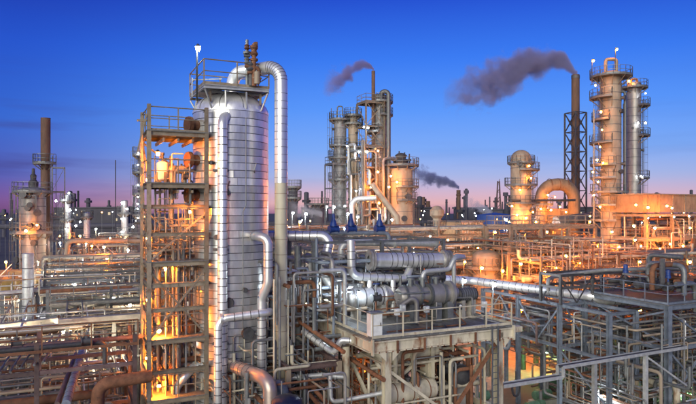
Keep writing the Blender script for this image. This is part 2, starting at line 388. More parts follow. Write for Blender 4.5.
def vdrum(label, p, r, h, m='silver_worn', legs=1.0, group=None, name='vertical_drum', n=16, bands=0, cat='drum', noz=True):
    p = Vector(p); t = thing(name, label, cat, p, group); z0 = p.z + legs; z1 = z0 + h
    hd = [(r * math.cos(R(a)), r * .45 * math.sin(R(a))) for a in (0, 20, 40, 60, 78, 90)]
    c = Vector((p.x, p.y, 0))
    MB().lathe(c, [(x, z0 - y) for x, y in reversed(hd)] + [(x, z1 + y) for x, y in hd], n).build('shell', m, t)
    for i in range(4):
        a = R(45 + 90 * i); q = c + Vector((math.cos(a), math.sin(a), 0)) * r * .9
        MB().bar(q + Z * p.z, q + Z * (z0 + .3), .12).build('leg', 'galv', t)
    if bands:
        z = z0 + bands / 2
        while z < z1: inst(ring_mesh('seam'), t, Matrix.Translation(c + Z * z) @ Matrix.Diagonal((r, r, .05, 1))); z += bands
    if noz: MB().cyl(c + Z * (z1 + r * .4), c + Z * (z1 + r * .4 + .35), r * .22, 10).cyl(c + Z * (z1 + r * .4 + .3), c + Z * (z1 + r * .4 + .42), r * .34, 10).build('nozzle', 'dark_steel', t)
    return t
def frame(name, label, u0, v0, us, vs, zs, m='steel_tan', col=.3, beam=.28, near=False, decks=(), brace=(), rail=(), group=None, deck_m='grating', z0=0, rail_m=None, cat='steel frame', fireproof=None, skip=(), rsp=1.5):
    """a grid-aligned steel structure: columns, beams on each level, decks, braces, handrails"""
    t = thing(name, label, cat, G(u0 + us[0], v0 + vs[0], z0), group); zt = max(zs) if not rail else max(zs)
    for i, u in enumerate(us):
        for j, v in enumerate(vs):
            b = MB()
            if near: b.ibeam(G(u0 + u, v0 + v, z0), G(u0 + u, v0 + v, zt), col, col)
            else: b.bar(G(u0 + u, v0 + v, z0), G(u0 + u, v0 + v, zt), col)
            b.build('column', fireproof or m, t)
    for z in zs:
        for v in vs:
            for a, c in zip(us[:-1], us[1:]):
                p, q = G(u0 + a, v0 + v, z - beam / 2), G(u0 + c, v0 + v, z - beam / 2); b = MB(); (b.ibeam(p, q, beam * .7, beam) if near else b.bar(p, q, beam * .6, beam)); b.build('beam', m, t)
        for u in us:
            for a, c in zip(vs[:-1], vs[1:]):
                p, q = G(u0 + u, v0 + a, z - beam / 2 - .004), G(u0 + u, v0 + c, z - beam / 2 - .004); b = MB(); (b.ibeam(p, q, beam * .7, beam) if near else b.bar(p, q, beam * .6, beam)); b.build('beam', m, t)
    for z in decks:
        a, c = G(u0 + us[0], v0 + vs[0]), G(u0 + us[-1], v0 + vs[-1])
        MB().box((a + c) / 2 + Z * (z + .03), (us[-1] - us[0] + .2, vs[-1] - vs[0] + .2, .05), U, V).build('deck', deck_m, t)
    for (ax, k, i, za, zb, kind) in brace:       # ax 'u': in the plane v = vs[k], bay i
        if ax == 'u': P = lambda e, z: G(u0 + us[i + e], v0 + vs[k], z)
        else: P = lambda e, z: G(u0 + us[k], v0 + vs[i + e], z)
        prs = {'/': [(0, za, 1, zb)], '\\': [(0, zb, 1, za)], 'x': [(0, za, 1, zb), (0, zb, 1, za)], '^': [(0, za, .5, zb), (1, za, .5, zb)], 'v': [(0, zb, .5, za), (1, zb, .5, za)]}[kind]
        for e0, a, e1, c in prs:
            p = P(0, a).lerp(P(1, a), e0); q = P(0, c).lerp(P(1, c), e1); MB().bar(p, q, beam * .42, beam * .42).build('brace', m, t)
    for z in rail:
        a, b, c, d = G(u0 + us[0], v0 + vs[0], z), G(u0 + us[-1], v0 + vs[0], z), G(u0 + us[-1], v0 + vs[-1], z), G(u0 + us[0], v0 + vs[-1], z)
        rails(t, [a, b, c, d], rail_m or m, near=near, closed=True, sp=rsp)
    return t
def bulb_mesh(m):
    def f():
        b = MB(); return b.lathe((0, 0, 0), [(math.sin(R(a)), -math.cos(R(a))) for a in (0, 30, 60, 90, 120, 150, 180)], 10)
    return shared(('bulb', m), f, m, 'bulb')
LRG = random.Random(5)
def lamp(p, m, label, r=.13, pole=0.0, group=None, arm=None, name='lamp', pm='galv', cat='lamp'):
    """a lit luminaire: glowing bulb, hood and (optionally) a pole down to what carries it"""
    p = Vector(p); r *= .66 * LRG.uniform(.72, 1.12); t = thing(name, label, cat, p - Z * pole, group)
    inst(bulb_mesh(m), t, Matrix.Translation(p) @ Matrix.Diagonal((r, r, r, 1)), name='bulb')
    hm = shared('hood', lambda: MB().lathe((0, 0, 0), [(.75, 1.22), (1.25, 1.06), (1.3, .98), (.6, 1.9), (.25, 2.1), (.0, 2.1)], 10), 'dark_steel', 'hood')
    inst(hm, t, Matrix.Translation(p) @ Matrix.Diagonal((r, r, r, 1)))
    if pole: 
        q = p + V * (r * 2.2); MB().bar(q - Z * pole, q + Z * r * 2, .07).bar(q + Z * r * 2, p + Z * r * 2, .06).build('pole', pm, t)
    elif arm: MB().bar(p + Z * r * 2, p + Z * r * 2 + Vector(arm), .06).build('bracket', pm, t)
    return t
def valve(label, p, d, r, act='blue_paint', group=None, kind='actuator', h=1.0, cat='valve'):
    p = Vector(p); d = Vector(d).normalized(); t = thing('valve', label, cat, p, group)
    b = MB().cyl(p - d * r * 1.6, p + d * r * 1.6, r * 1.15, 12).cyl(p, p + Z * r * 2, r * .75, 10)
    for s in (-1, 1): b.cyl(p + d * s * r * 1.4, p + d * s * r * 1.75, r * 1.5, 12)
    b.build('body', act if kind == 'bell' else 'dark_steel', t)
    if kind == 'actuator':
        MB().lathe(p, [(r * .35, r * 1.8), (r * .35, r * 1.8 + h * .3), (r * 1.05, r * 1.8 + h * .32), (r * 1.05, r * 1.8 + h * .5), (r * .85, r * 1.8 + h * .53), (r * .85, r * 1.8 + h * .95), (r * .5, r * 1.8 + h), (.0, r * 1.8 + h)], 14).build('actuator', act, t)
    elif kind == 'bell':
        MB().lathe(p, [(r * 1.35, r * 1.2), (r * 1.3, r * 1.9), (r * .8, r * 1.9 + h * .35), (r * .55, r * 1.9 + h * .5), (r * .55, r * 1.9 + h), (.0, r * 1.9 + h * 1.02)], 14).build('bonnet', act, t)
    else:
        b = MB().cyl(p + Z * r * 2, p + Z * (r * 2 + h * .6), r * .2, 8); b.build('stem', 'galv', t)
        q = p + Z * (r * 2 + h * .6); MB().tube([q + Vector((math.cos(R(a)) * r * 1.3, math.sin(R(a)) * r * 1.3, 0)) for a in range(0, 361, 30)], r * .12, 6, R_=0.01, k=1).bar(q - U * r * 1.3, q + U * r * 1.3, r * .15).bar(q - V * r * 1.3, q + V * r * 1.3, r * .15).build('handwheel', act, t)
    return t
def catwalk(where, u0, v0, along, L, z, m='galv', group=None, wd=.9):
    ax, sx = (U, V) if along == 'u' else (V, U); p = lambda s, t, zz: G(u0, v0, zz) + ax * s + sx * t
    t = thing('catwalk', f'railed grating catwalk {where}', 'catwalk', p(0, 0, 0), group)
    MB().box(p(L / 2, wd / 2, z - .03), (L, wd, .06), ax, sx).build('deck', 'grating', t)
    for k in (0, wd): rails(t, [p(0, k, z), p(L, k, z)], m, near=False, sp=1.3)
    n = max(2, round(L / 4) + 1)
    for i in range(n):
        for k in (.06, wd - .06): MB().bar(p(L * i / (n - 1), k, 0), p(L * i / (n - 1), k, z - .06), .11).build('post', m, t)
    return t
DEFER = []
def dpipe(label, pts, r, m, group, n=8, k=3): DEFER.append((label, [Vector(p) for p in pts], r, m, group, n, k))
MAXPIPE = 300
def flush_pipes():
    """of the countless small pipes the largest in view stay single things, the rest become one mass of pipework"""
    def score(e):
        s = 0
        for a, b in zip(e[1][:-1], e[1][1:]):
            for i in range(6):
                p = a.lerp(b, (i + .5) / 6)
                if p.y < 5: continue
                x, y = CX + p.x / p.y * F, HY - (p.z - H) / p.y * F
                if -5 < x < 701 and -5 < y < 409: s += (b - a).length / 6 / p.y * (e[2] / p.y) * F * F * (.35 if (190 < x < 270 and p.y > 31) else 1)
        return s
    hero = sum(1 for o in bpy.data.objects if o.parent is None and o.name.split('.')[0] == 'pipe')
    ranked = sorted(((score(e), i) for i, e in enumerate(DEFER)), reverse=True); keep = [i for s, i in ranked[:max(0, MAXPIPE - hero)] if s > 0]; rest = [i for s, i in ranked[max(0, MAXPIPE - hero):] if s > 0]
    for i in sorted(keep):
        l, pts, r, m, g, n, k = DEFER[i]; pipe(l, pts, r, m, n=n + 2, group=g, k=k + 1)
    b = MB(); ids = []; ms = []
    for i in rest:
        l, pts, r, m, g, n, k = DEFER[i]
        if m not in ms: ms.append(m)
        f0 = len(b.f); b.tube(pts, r, n, None, k); ids += [ms.index(m)] * (len(b.f) - f0)
    if rest:
        me, c = b.mesh('pipework', None)
        for m in ms: me.materials.append(MATS[m])
        me.polygons.foreach_set('material_index', ids)
        put(tag(bpy.data.objects.new('pipework', me), 'mass of small grey and rusty pipes threading through the whole plant', 'pipework', kind='stuff'), None, Matrix.Translation(c))
    print('PIPES hero', hero, 'kept', len(keep), 'mass', len(rest))
PIPE_WORD = {'grey_pipe': 'grey', 'rust': 'rusty', 'galv': 'dull galvanised', 'silver_worn': 'weathered silver', 'silver': 'bright silver', 'cream': 'cream', 'red_steel': 'dark red', 'tan_vessel': 'tan', 'dark_steel': 'blackened', 'galv_light': 'pale', 'green_paint': 'green', 'steel_blue': 'blue-grey', 'beige': 'beige'}
def size_word(r): return 'thin' if r < .09 else ('medium' if r < .2 else 'thick')
def rack(where, u0, v0, along, L, wd, zs, bay=6.0, m='steel_tan', npipe=8, rr=(.05, .28), pm=('grey_pipe', 'rust', 'silver_worn', 'tan_vessel'), near=False, seed=1, col=.18, fill=.85, brace=True, level_words=('lower', 'middle', 'upper', 'top'), n=8, ztop=None):
    """a pipe rack: goal-post bents with struts, and each pipe that lies on it as a thing of its own"""
    rg = random.Random(seed); ax, sx = (U, V) if along == 'u' else (V, U)
    P = lambda s, t, z: G(u0, v0, z) + ax * s + sx * t
    t = thing('pipe_rack', f'pipe rack {where}', 'pipe rack', P(0, 0, 0)); nb = max(1, round(L / bay)); zt = ztop or max(zs) + .5
    for i in range(nb + 1):
        s = L * i / nb
        for k in (0, wd):
            b = MB(); (b.ibeam(P(s, k, 0), P(s, k, zt), col, col) if near else b.bar(P(s, k, 0), P(s, k, zt), col)); b.build('column', m, t)
        for z in zs: b = MB(); (b.ibeam(P(s, 0, z - .15), P(s, wd, z - .15), .2, .3) if near else b.bar(P(s, 0, z - .11), P(s, wd, z - .11), .14, .22)); b.build('beam', m, t)
        if i < nb:
            s2 = L * (i + 1) / nb
            for z in zs:
                for k in (0, wd): MB().bar(P(s, k, z - .75), P(s2, k, z - .75), .12, .16).build('strut', m, t)
            if brace and i % 2 == seed % 2:
                for k in (0, wd): MB().bar(P(s, k, zs[0] * .15), P(s2, k, zs[0] - .8), .11).build('brace', m, t)
    for li, z in enumerate(zs):
        x = .25
        while x < wd - .2:
            r = rg.choice([rr[0], rr[0] * 1.5, (rr[0] + rr[1]) / 2.4, (rr[0] + rr[1]) / 2, rr[1]]); x += r
            if x > wd - .15: break
            if rg.random() < fill:
                mm = rg.choice(pm); a, b = (-.5, L + .5)
                if rg.random() < .45: a = L * rg.uniform(.05, .5)
                if rg.random() < .45: b = L * rg.uniform(.55, .95)
                pts = [P(a, x, z + r), P(b, x, z + r)]
                if rg.random() < .55:
                    zz = z + rg.choice([-1, 1]) * rg.uniform(.8, 1.8); pts = [P(a, x, zz)] + pts if rg.random() < .5 else pts + [P(b, x, zz)]
                w_ = f'{size_word(r)} {PIPE_WORD[mm]} pipe on {level_words[min(li, 3)]} tier, rack {where}'
                dpipe(w_, pts, r, mm, f'pipes on the {level_words[min(li, 3)]} tier, rack {where}')
            x += r + rg.uniform(.06, .3)
    return t
def tangle(where, box, count, rr=(.04, .16), pm=('grey_pipe', 'rust', 'silver_worn', 'galv'), seed=1, steps=(3, 6), n=8, vert=.45):
    """loose process piping: each pipe runs at right angles through a grid-aligned box (u0,u1,v0,v1,z0,z1)"""
    rg = random.Random(seed); u0, u1, v0, v1, z0, z1 = box
    for i in range(count):
        c = [rg.uniform(u0, u1), rg.uniform(v0, v1), rg.uniform(z0, z1)]; r = rg.choice([rr[0], rr[0] * 1.6, (rr[0] + rr[1]) / 2, rr[1]]); pts = [G(*c)]; last = -1
        for s in range(rg.randint(*steps)):
            a = 2 if (rg.random() < vert and last != 2) else rg.choice([0, 1]); 
            if a == last: a = (a + 1) % 3
            lo, hi = ((u0, u1), (v0, v1), (z0, z1))[a]; nw = rg.uniform(lo, hi)
            if abs(nw - c[a]) < 6 * r + .3: nw = c[a] + (1 if c[a] < (lo + hi) / 2 else -1) * (8 * r + .5)
            c[a] = nw; last = a; pts.append(G(*c))
        mm = rg.choice(pm); dpipe(f'{size_word(r)} {PIPE_WORD[mm]} pipe {where}', pts, r, mm, f'pipework {where}')
def risers(where, u0, u1, v, z0, z1, count, rr=(.04, .12), pm=('grey_pipe', 'rust', 'galv'), seed=1, dv=.6):
    rg = random.Random(seed)
    for i in range(count):
        u = rg.uniform(u0, u1); vv = v + rg.uniform(-dv, dv); r = rg.uniform(*rr); a = rg.uniform(z0, z0 + (z1 - z0) * .2); b = rg.uniform(z0 + (z1 - z0) * .7, z1); mm = rg.choice(pm)
        pts = [G(u, vv, a), G(u, vv, b)]
        if rg.random() < .6: pts.append(G(u + rg.choice([-1, 1]) * rg.uniform(.5, 1.2), vv, b))
        if rg.random() < .4: pts = [G(u, vv + rg.uniform(.5, 1.2), a)] + pts
        dpipe(f'{size_word(r)} {PIPE_WORD[mm]} upright pipe {where}', pts, r, mm, f'upright pipes {where}')

# ------------------------------------------------------------------ ground
tag(MB().box((0, 650, -0.25), (2400, 1700, .5)).build('ground', mat('ground', (0.085, 0.08, 0.078), 0.85, 0, 0.5, 0.12, 0.35, (0.05, 0.045, 0.045), bump=0.4)), kind='structure')
def pave(u0, u1, v0, v1, m='concrete', z=0.05):
    a, b = G(u0, v0), G(u1, v1); tag(MB().box((a + b) / 2 + Z * (z / 2), (u1 - u0, v1 - v0, z), U, V).build('pavement', m), kind='structure')
pave(3, 30, 14, 40); pave(-30, 0, 12, 40); pave(-2, 3, 4, 40, z=.046); pave(30.05, 62, 10, 44, z=.054)

# ------------------------------------------------------------------ the great clad column
cc = at(231, 208, 30.0); C = Vector((cc.x, cc.y, 0)); RC = 1.85
col = thing('distillation_column', 'great silver clad column with dark seams in the left foreground', 'column', C)
MB().lathe(C, [(RC - .035, 2), (RC - .035, 18.72)], 48).build('shell', 'seam', col)
MB().lathe(C, [(RC * 1.12, 0), (RC * 1.12, .5), (RC, .5), (RC, 3.0)], 40).build('skirt', 'concrete', col)
rowh = .355
def sheet_mesh():
    b = MB(); n = 10; vs = []; fs = []; g = .012
    for i in range(n + 1):
        a = (math.pi / 2 - g / RC) * i / n
        for r, h in ((RC, .014), (RC, rowh - .020), (RC - .03, rowh - .020), (RC - .03, .014)): vs.append((math.cos(a) * r, math.sin(a) * r, h))
    for i in range(n):
        for q in range(4): fs.append((i * 4 + q, (i + 1) * 4 + q, (i + 1) * 4 + (q + 1) % 4, i * 4 + (q + 1) % 4))
    fs += [(0, 1, 2, 3), (n * 4 + 3, n * 4 + 2, n * 4 + 1, n * 4)]
    return b.add(vs, fs)
rg = random.Random(3); z = 3.0; sm = shared('sheet', sheet_mesh, 'silver', 'cladding_sheet')
while z < 18.55:
    a0 = rg.uniform(0, 6.28)
    for k in range(4):
        sc_ = 1 + rg.uniform(-.0015, .003)
        inst(sm, col, Matrix.Translation(C + Z * z) @ Matrix.Rotation(a0 + k * math.pi / 2, 4, 'Z') @ Matrix.Diagonal((sc_, sc_, 1, 1)))
    z += rowh
hd = [(RC * math.cos(R(a)) * .985, 18.75 + .95 * math.sin(R(a))) for a in range(0, 91, 9)]
head = MB().lathe(C, [(RC + .02, 18.62), (RC + .02, 18.74)] + hd, 40).build('head', 'silver', col)
for i in range(10):       # gore seams of the clad head
    a = 2 * math.pi * i / 10 + .2
    MB().tube([C + Vector((math.cos(a) * r * 1.004, math.sin(a) * r * 1.004, h + .006)) for r, h in hd[:-1]], .014, 4, R_=.01, k=1).build('seam', 'seam', head)
def on_col(a, z, r=RC): return C + Vector((math.cos(R(a)) * r, math.sin(R(a)) * r, z))
def col_noz(a, z, r, ln=.35, m='dark_steel', name='nozzle', disc=1.5):
    d = Vector((math.cos(R(a)), math.sin(R(a)), 0)); p = on_col(a, z, RC - .05)
    o = MB().cyl(p, p + d * ln, r, 14).build(name, m, col)
    MB().cyl(p + d * (ln - .02), p + d * (ln + .10), r * disc, 16).build('flange', m, o); MB().cyl(p + d * (ln + .1), p + d * (ln + .17), r * disc * .94, 16).build('cover', m, o)
    return o
zc = lambda y, D=28.3: H - (y - HY) / F * D
for y in (125, 160, 195, 328): col_noz(222, zc(y, 28.6), .26, .42, 'rust', 'manway', 1.5)
col_noz(278, zc(302), .18, .10, 'dark_steel', 'manway', 1.35)
col_noz(268, zc(268), .07, .12); col_noz(262, zc(237), .09, .12); col_noz(276, zc(193), .10, .3); col_noz(302, zc(333), .2, .3); col_noz(300, zc(290), .08, .14); col_noz(255, zc(163), .07, .2); col_noz(243, zc(217), .06, .2, 'galv'); col_noz(243, zc(283), .06, .2, 'galv')
for y, a in ((190, 277), (246, 243), (172, 318)):      # small lifting lugs and handles
    p = on_col(a, zc(y)); MB().bar(p, p + Vector((0, -.18, .1)), .05).bar(p + Vector((0, -.18, .1)), p + Vector((.1, -.18, .42)), .04).build('bracket', 'galv', col)
# pipe supports on the shell
for px, y in ((219, 170), (219, 250), (265, 262), (219, 345)):
    q = at(px, y, 27.7); MB().bar(q + Vector((-.35, .3, 0)), q + Vector((.35, .3, 0)), .12).bar(q + Vector((-.3, .3, 0)), q + Vector((-.3, .9, -.1)), .08).bar(q + Vector((.3, .3, 0)), q + Vector((.3, .9, -.1)), .08).build('bracket', 'dark_steel', col)

# platform on top of the column
cu, cv = uv(at(204, 208, 27.6)); DZ = 19.72
tp = thing('top_platform', 'railed steel platform standing on top of the great clad column', 'platform', G(cu, cv, DZ - .2))
ul, vl = 3.1, 3.5
MB().box(G(cu + ul / 2, cv + .55, DZ), (ul, 1.1, .06), U, V).build('deck', 'galv_light', tp); MB().box(G(cu + .55, cv + 1.1 + (vl - 1.1) / 2, DZ), (1.1, vl - 1.12, .06), U, V).build('deck', 'galv_light', tp); MB().box(G(cu + ul - .4, cv + 1.1 + (vl - 1.1) / 2, DZ), (.8, vl - 1.12, .06), U, V).build('deck', 'galv_light', tp)
for a, b in (((0, 0), (ul, 0)), ((0, 0), (0, vl)), ((ul, 0), (ul, vl)), ((0, vl), (ul, vl)), ((0, 1.1), (ul, 1.1))):
    MB().ibeam(G(cu + a[0], cv + a[1], DZ - .13), G(cu + b[0], cv + b[1], DZ - .09), .08, .12).build('beam', 'galv_light', tp)
for (a, b) in ((0.05, .02), (ul - .05, .02), (.02, vl), (1.0, .02), (2.0, .02), (.02, 1.6)):
    p = G(cu + a, cv + b, DZ - .22); q = C + (Vector((p.x, p.y, 0)) - C).normalized() * (RC + .02) + Z * 18.7; MB().bar(p, q, .06).build('brace', 'galv_light', tp)
for a, b in ((.3, vl - .4), (ul - .3, vl - .4), (ul - .3, .4), (.4, .5)):
    p = G(cu + a, cv + b, DZ - .2); rr_ = min((Vector((p.x, p.y, 0)) - C).length, RC * .95); MB().bar(p, Vector((p.x, p.y, 18.76 + .93 * math.sqrt(max(0, 1 - (rr_ / RC) ** 2)) - .05)), .09).build('leg', 'steel_tan', tp)
rails(tp, [G(cu, cv, DZ), G(cu + ul, cv, DZ), G(cu + ul, cv + vl, DZ), G(cu, cv + vl, DZ)], 'steel_tan', closed=True, sp=1.55, h=1.15, r=.03)
# overhead vapour line: bright cladding above, beige paint below
D1 = 28.4; px1 = 281; a = C + Z * 19.45; zt = 20.72; b = at(px1, 208, D1); zsw = zc(183, D1)
oh = thing('overhead_pipe', 'tall overhead pipe looping from column top, silver above and beige below', 'pipe', Vector((b.x, b.y, 0)))
s1 = MB().tube([a + Vector((.1, -.1, 0)), Vector((a.x + .1, a.y - .1, zt)), Vector((b.x, b.y, zt)), Vector((b.x, b.y, zsw))], .31, 18, .75, 9).build('clad_section', 'silver', oh)
s2 = MB().cyl((b.x, b.y, 0), (b.x, b.y, zsw), .30, 18).build('painted_section', 'beige', oh)
for i in range(14):
    z = zsw + .25 + i * .36
    if z < zt - 1: inst(ring_mesh('seam'), s1, Matrix.Translation((b.x, b.y, z)) @ Matrix.Diagonal((.31, .31, .018, 1)))
for i in range(18): inst(ring_mesh('tan_vessel'), s2, Matrix.Translation((b.x, b.y, zsw - .5 - i * .72)) @ Matrix.Diagonal((.30, .30, .03, 1)))
for i in range(9):                                   # gores of the elbow
    t_ = math.pi / 2 * (i + .5) / 9; ctr = Vector((b.x, b.y, zt - .75)) - (Vector((b.x, b.y, 0)) - Vector((a.x + .1, a.y - .1, 0))).normalized() * .75; dd = (Vector((b.x, b.y, 0)) - Vector((a.x + .1, a.y - .1, 0))).normalized()
    inst(ring_mesh('seam'), s1, orient(dd * math.cos(t_) * 1.0 - Z * math.sin(t_), ctr + dd * .75 * math.sin(t_) + Z * .75 * math.cos(t_), .31, .022))
# relief valve cluster above the platform
rv = thing('relief_valve_stack', 'rusty relief valves and vent stubs rising above the column top platform', 'valve', at(251, 84, 28.6))
def vb(pts, r, m, nm='stub'): return MB().tube([at(*p) for p in pts], r, 10, r * 2).build(nm, m, rv)
vb([(247, 86, 28.6), (247, 40, 28.6)], .075, 'galv', 'vent'); vb([(254, 86, 28.4), (254, 44, 28.4), (257.5, 44, 28.4)], .10, 'rust', 'vent'); vb([(251, 86, 28.5), (251, 62, 28.5)], .12, 'dark_steel')
vb([(244, 56, 28.4), (250, 56, 28.4)], .07, 'dark_steel'); vb([(245, 66, 28.4), (259, 68, 28.4), (259, 76, 28.4)], .09, 'rust'); vb([(257, 72, 28.3), (257, 84, 28.3)], .14, 'tan_vessel')
for px, y, r, h, m in ((247, 47, .15, .22, 'rust'), (254, 51, .2, .5, 'rust'), (251, 67, .22, .4, 'dark_steel'), (247, 61, .16, .3, 'galv'), (257, 76, .24, .4, 'tan_vessel')):
    p = at(px, y, 28.45); MB().lathe(p, [(.02, -h * .6), (r * .7, -h * .5), (r, -h * .3), (r * .6, 0), (r * .95, h * .25), (r * .5, h * .5), (.02, h * .55)], 12).build('valve_body', m, rv)
for px, y, m in ((247, 53, 'galv'), (254, 60, 'rust'), (254, 47, 'rust'), (251, 73, 'rust'), (257, 81, 'rust')):
    inst(flange_mesh(m), rv, orient(Z, at(px, y, 28.45), .13, .1))
# pole lamp at the platform corner
lamp(at(198, 49, 28.3), 'lamp_white', 'brilliant white floodlight on a thin mast beside the column top platform', r=.17, pole=2.4, pm='black_pole')
MB().bar(at(192, 97, 29), at(192, 78, 29), .06).bar(at(192, 80, 29), at(222, 79, 29.5), .05).build('conduit_arm', 'galv_light', None, 'pale conduit arm beside the floodlight mast at column top', 'conduit')

# ------------------------------------------------------------------ pipes that climb the column
pipe('tall white clad pipe running down the front of the great column', [at(229, 117, 28.7), at(222.5, 116, 27.55), at(222.5, 430, 27.55)], .225, 'silver', bands=.36, n=16)
pipe('clad crossover pipe with blue sheen bridging the column front, turning down at left', [at(270, 311.5, 28.2), at(269, 312, 27.2), at(218, 319, 26.65), at(218, 460, 26.65)], .175, 'silver', bands=.36, n=16, flanges=((1, .93),))
pipe('clad pipe leaving the column nozzle and dropping with an offset beside it', [at(253, 236, 28.8), at(257, 236, 27.6), at(268, 239, 27.4), at(268, 283, 27.4), at(261.5, 299, 27.55), at(261.5, 450, 27.55)], .215, 'silver', bands=.36, n=16, bend=.42)
pipe('thick copper-grey clad pipe slanting out of the column foot towards the right', [at(224, 362, 28.6), at(262, 377, 25.6), at(270, 384, 25.2), at(271, 480, 25.0)], .30, 'copper_clad', bands=.4, n=18, bend=.6)
pipe('dark blue sheened elbow pipe beside the foot of the copper-grey pipe', [at(262, 404, 26.4), at(276, 384, 26.2), at(283, 388, 26.2), at(283, 470, 26.2)], .25, 'steel_blue', n=16, bend=.4)
vdrum('dark blue domed vessel at the very bottom below the copper-grey pipe', at(287, 480, 23.4), .62, 2.45, 'navy', .6, n=24, noz=False)
pipe('thin conduit running down the front of the column cladding', [at(246, 118, 28.1), at(246, 205, 28.1), at(243, 212, 28.1), at(243, 420, 28.1)], .022, 'galv', n=6)

# ------------------------------------------------------------------ access frame on the left of the column, lit orange from inside
pu, pv = uv(at(149, 208, 26.8)); FU, FV = 2.55, 2.7
lv = [17.45, 15.1, 14.15, 12.9, 11.55, 10.6, 9.5, 8.05, 6.7, 5.35, 2.6]
af = frame('access_frame', 'tan steel access frame with decks beside the great column, lit orange inside', pu, pv, [0, FU], [0, FV], lv, 'steel_tan', .18, .19, near=True, decks=(17.45, 15.1, 11.55, 8.05, 5.35),
           brace=[('u', 0, 0, 11.6, 13.8, '/'), ('u', 0, 0, 8.1, 11.2, 'x'), ('v', 0, 0, 11.6, 14.0, '\\'), ('v', 0, 0, 8.2, 11.2, '/'), ('v', 0, 0, 15.2, 17.2, '/'), ('u', 1, 0, 11.6, 14, 'x'), ('u', 1, 0, 8.1, 11.2, 'x'), ('v', 1, 0, 5.3, 7.8, '/'), ('u', 1, 0, 15.2, 17.2, '\\')], rail=(17.45,), rail_m='steel_tan', rsp=1.3)
for u_, v_ in ((0, 0), (FU, 0), (0, FV)):
    MB().ibeam(G(pu + u_, pv + v_, 17.45), G(pu + u_, pv + v_, 18.65), .16, .16).build('post', 'steel_tan', af)
for z_ in (15.1, 12.9, 11.55, 9.5, 8.05, 5.35):
    rails(af, [G(pu, pv + FV, z_), G(pu, pv, z_), G(pu + FU, pv, z_)], 'steel_tan', sp=1.3, toe=False)
for z_ in (17.1, 14.75, 11.2, 7.7):
    for i in range(1, 4): MB().bar(G(pu + FU * i / 4, pv, z_), G(pu + FU * i / 4, pv + FV, z_), .08, .14).build('joist', 'steel_tan', af)
ladder(af, G(pu - .16, pv + FV * .55), 3, 17.3, -U, 'steel_tan', cage=False)
MB().bar(G(pu - .5, pv + .1, 16.4), G(pu - .1, pv, 18.2), .07).bar(G(pu - .5, pv + .1, 17.9), G(pu - .1, pv, 17.9), .09).build('davit', 'steel_tan', af)
risers('inside the orange-lit access frame', pu + .3, pu + FU - .3, pv + 1.3, 3, 14.0, 26, (.025, .07), ('galv', 'tan_vessel', 'grey_pipe', 'cream'), 5, 1.0)
tangle('inside the orange-lit access frame', (pu + .2, pu + FU - .2, pv + .4, pv + FV + .3, 8.3, 16.6), 40, (.02, .07), ('galv', 'tan_vessel', 'cream', 'grey_pipe'), 11, (2, 4), vert=.6)
tangle('low inside the orange-lit access frame', (pu + .1, pu + FU - .2, pv + .3, pv + FV + 1.5, 2.5, 7.6), 26, (.03, .12), ('galv', 'tan_vessel', 'silver_worn', 'rust'), 12, (2, 4))
pipe('clad S-bend pipe joining the column low inside the access frame', [at(175, 400, 27.9), at(176, 388, 27.9), at(184, 377, 27.9), at(192, 368, 28.2), at(205, 366, 28.8)], .2, 'silver', bands=0, n=14, bend=.3, flanges=((3, .3),))
pipe('small looped bypass pipe below the S-bend pipe', [at(172, 386, 28.2), at(172, 394, 28.2), at(202, 391, 28.4), at(202, 378, 28.6)], .06, 'cream', n=8)
for i, y in enumerate((180, 238, 300, 358)): lamp(at(146.5, y, 28.3), 'lamp_orange', 'orange lamp behind the left posts of the access frame', r=.08, arm=U * .4, group='orange lamps behind the left posts')
for y, px in ((154, 158), (212, 190), (269, 165), (331, 159), (386, 159)):
    w_ = {154: 'upper deck', 212: 'second deck', 269: 'middle deck', 331: 'third deck down', 386: 'lowest bay'}[y]
    lamp(at(px, y, 27.3), 'lamp_orange', f'glowing orange lamp under the {w_} of the access frame', r=.12, arm=V * .6)
vdrum('small white instrument drum on the second deck of the access frame', G(pu + .8, pv + 1.6, 15.15), .28, .7, 'white_paint', .25)
drum('small horizontal filter body on the second deck of the access frame', G(pu + 1.5, pv + 1.7, 15.85), U, 1.0, .2, 'tan_vessel', z0=15.12)
for i, (u_, v_, z_) in enumerate(((.9, 1.2, 11.95), (1.8, 1.0, 11.9), (1.2, 1.5, 8.5), (1.9, 1.3, 15.5))):
    valve(('small hand valve on the middle deck, left one', 'small hand valve on the middle deck, right one', 'small hand valve on the lower deck of access frame', 'small hand valve beside the filter on the second deck')[i], G(pu + u_, pv + v_, z_), U, .1, 'rust', kind='wheel', h=.5)

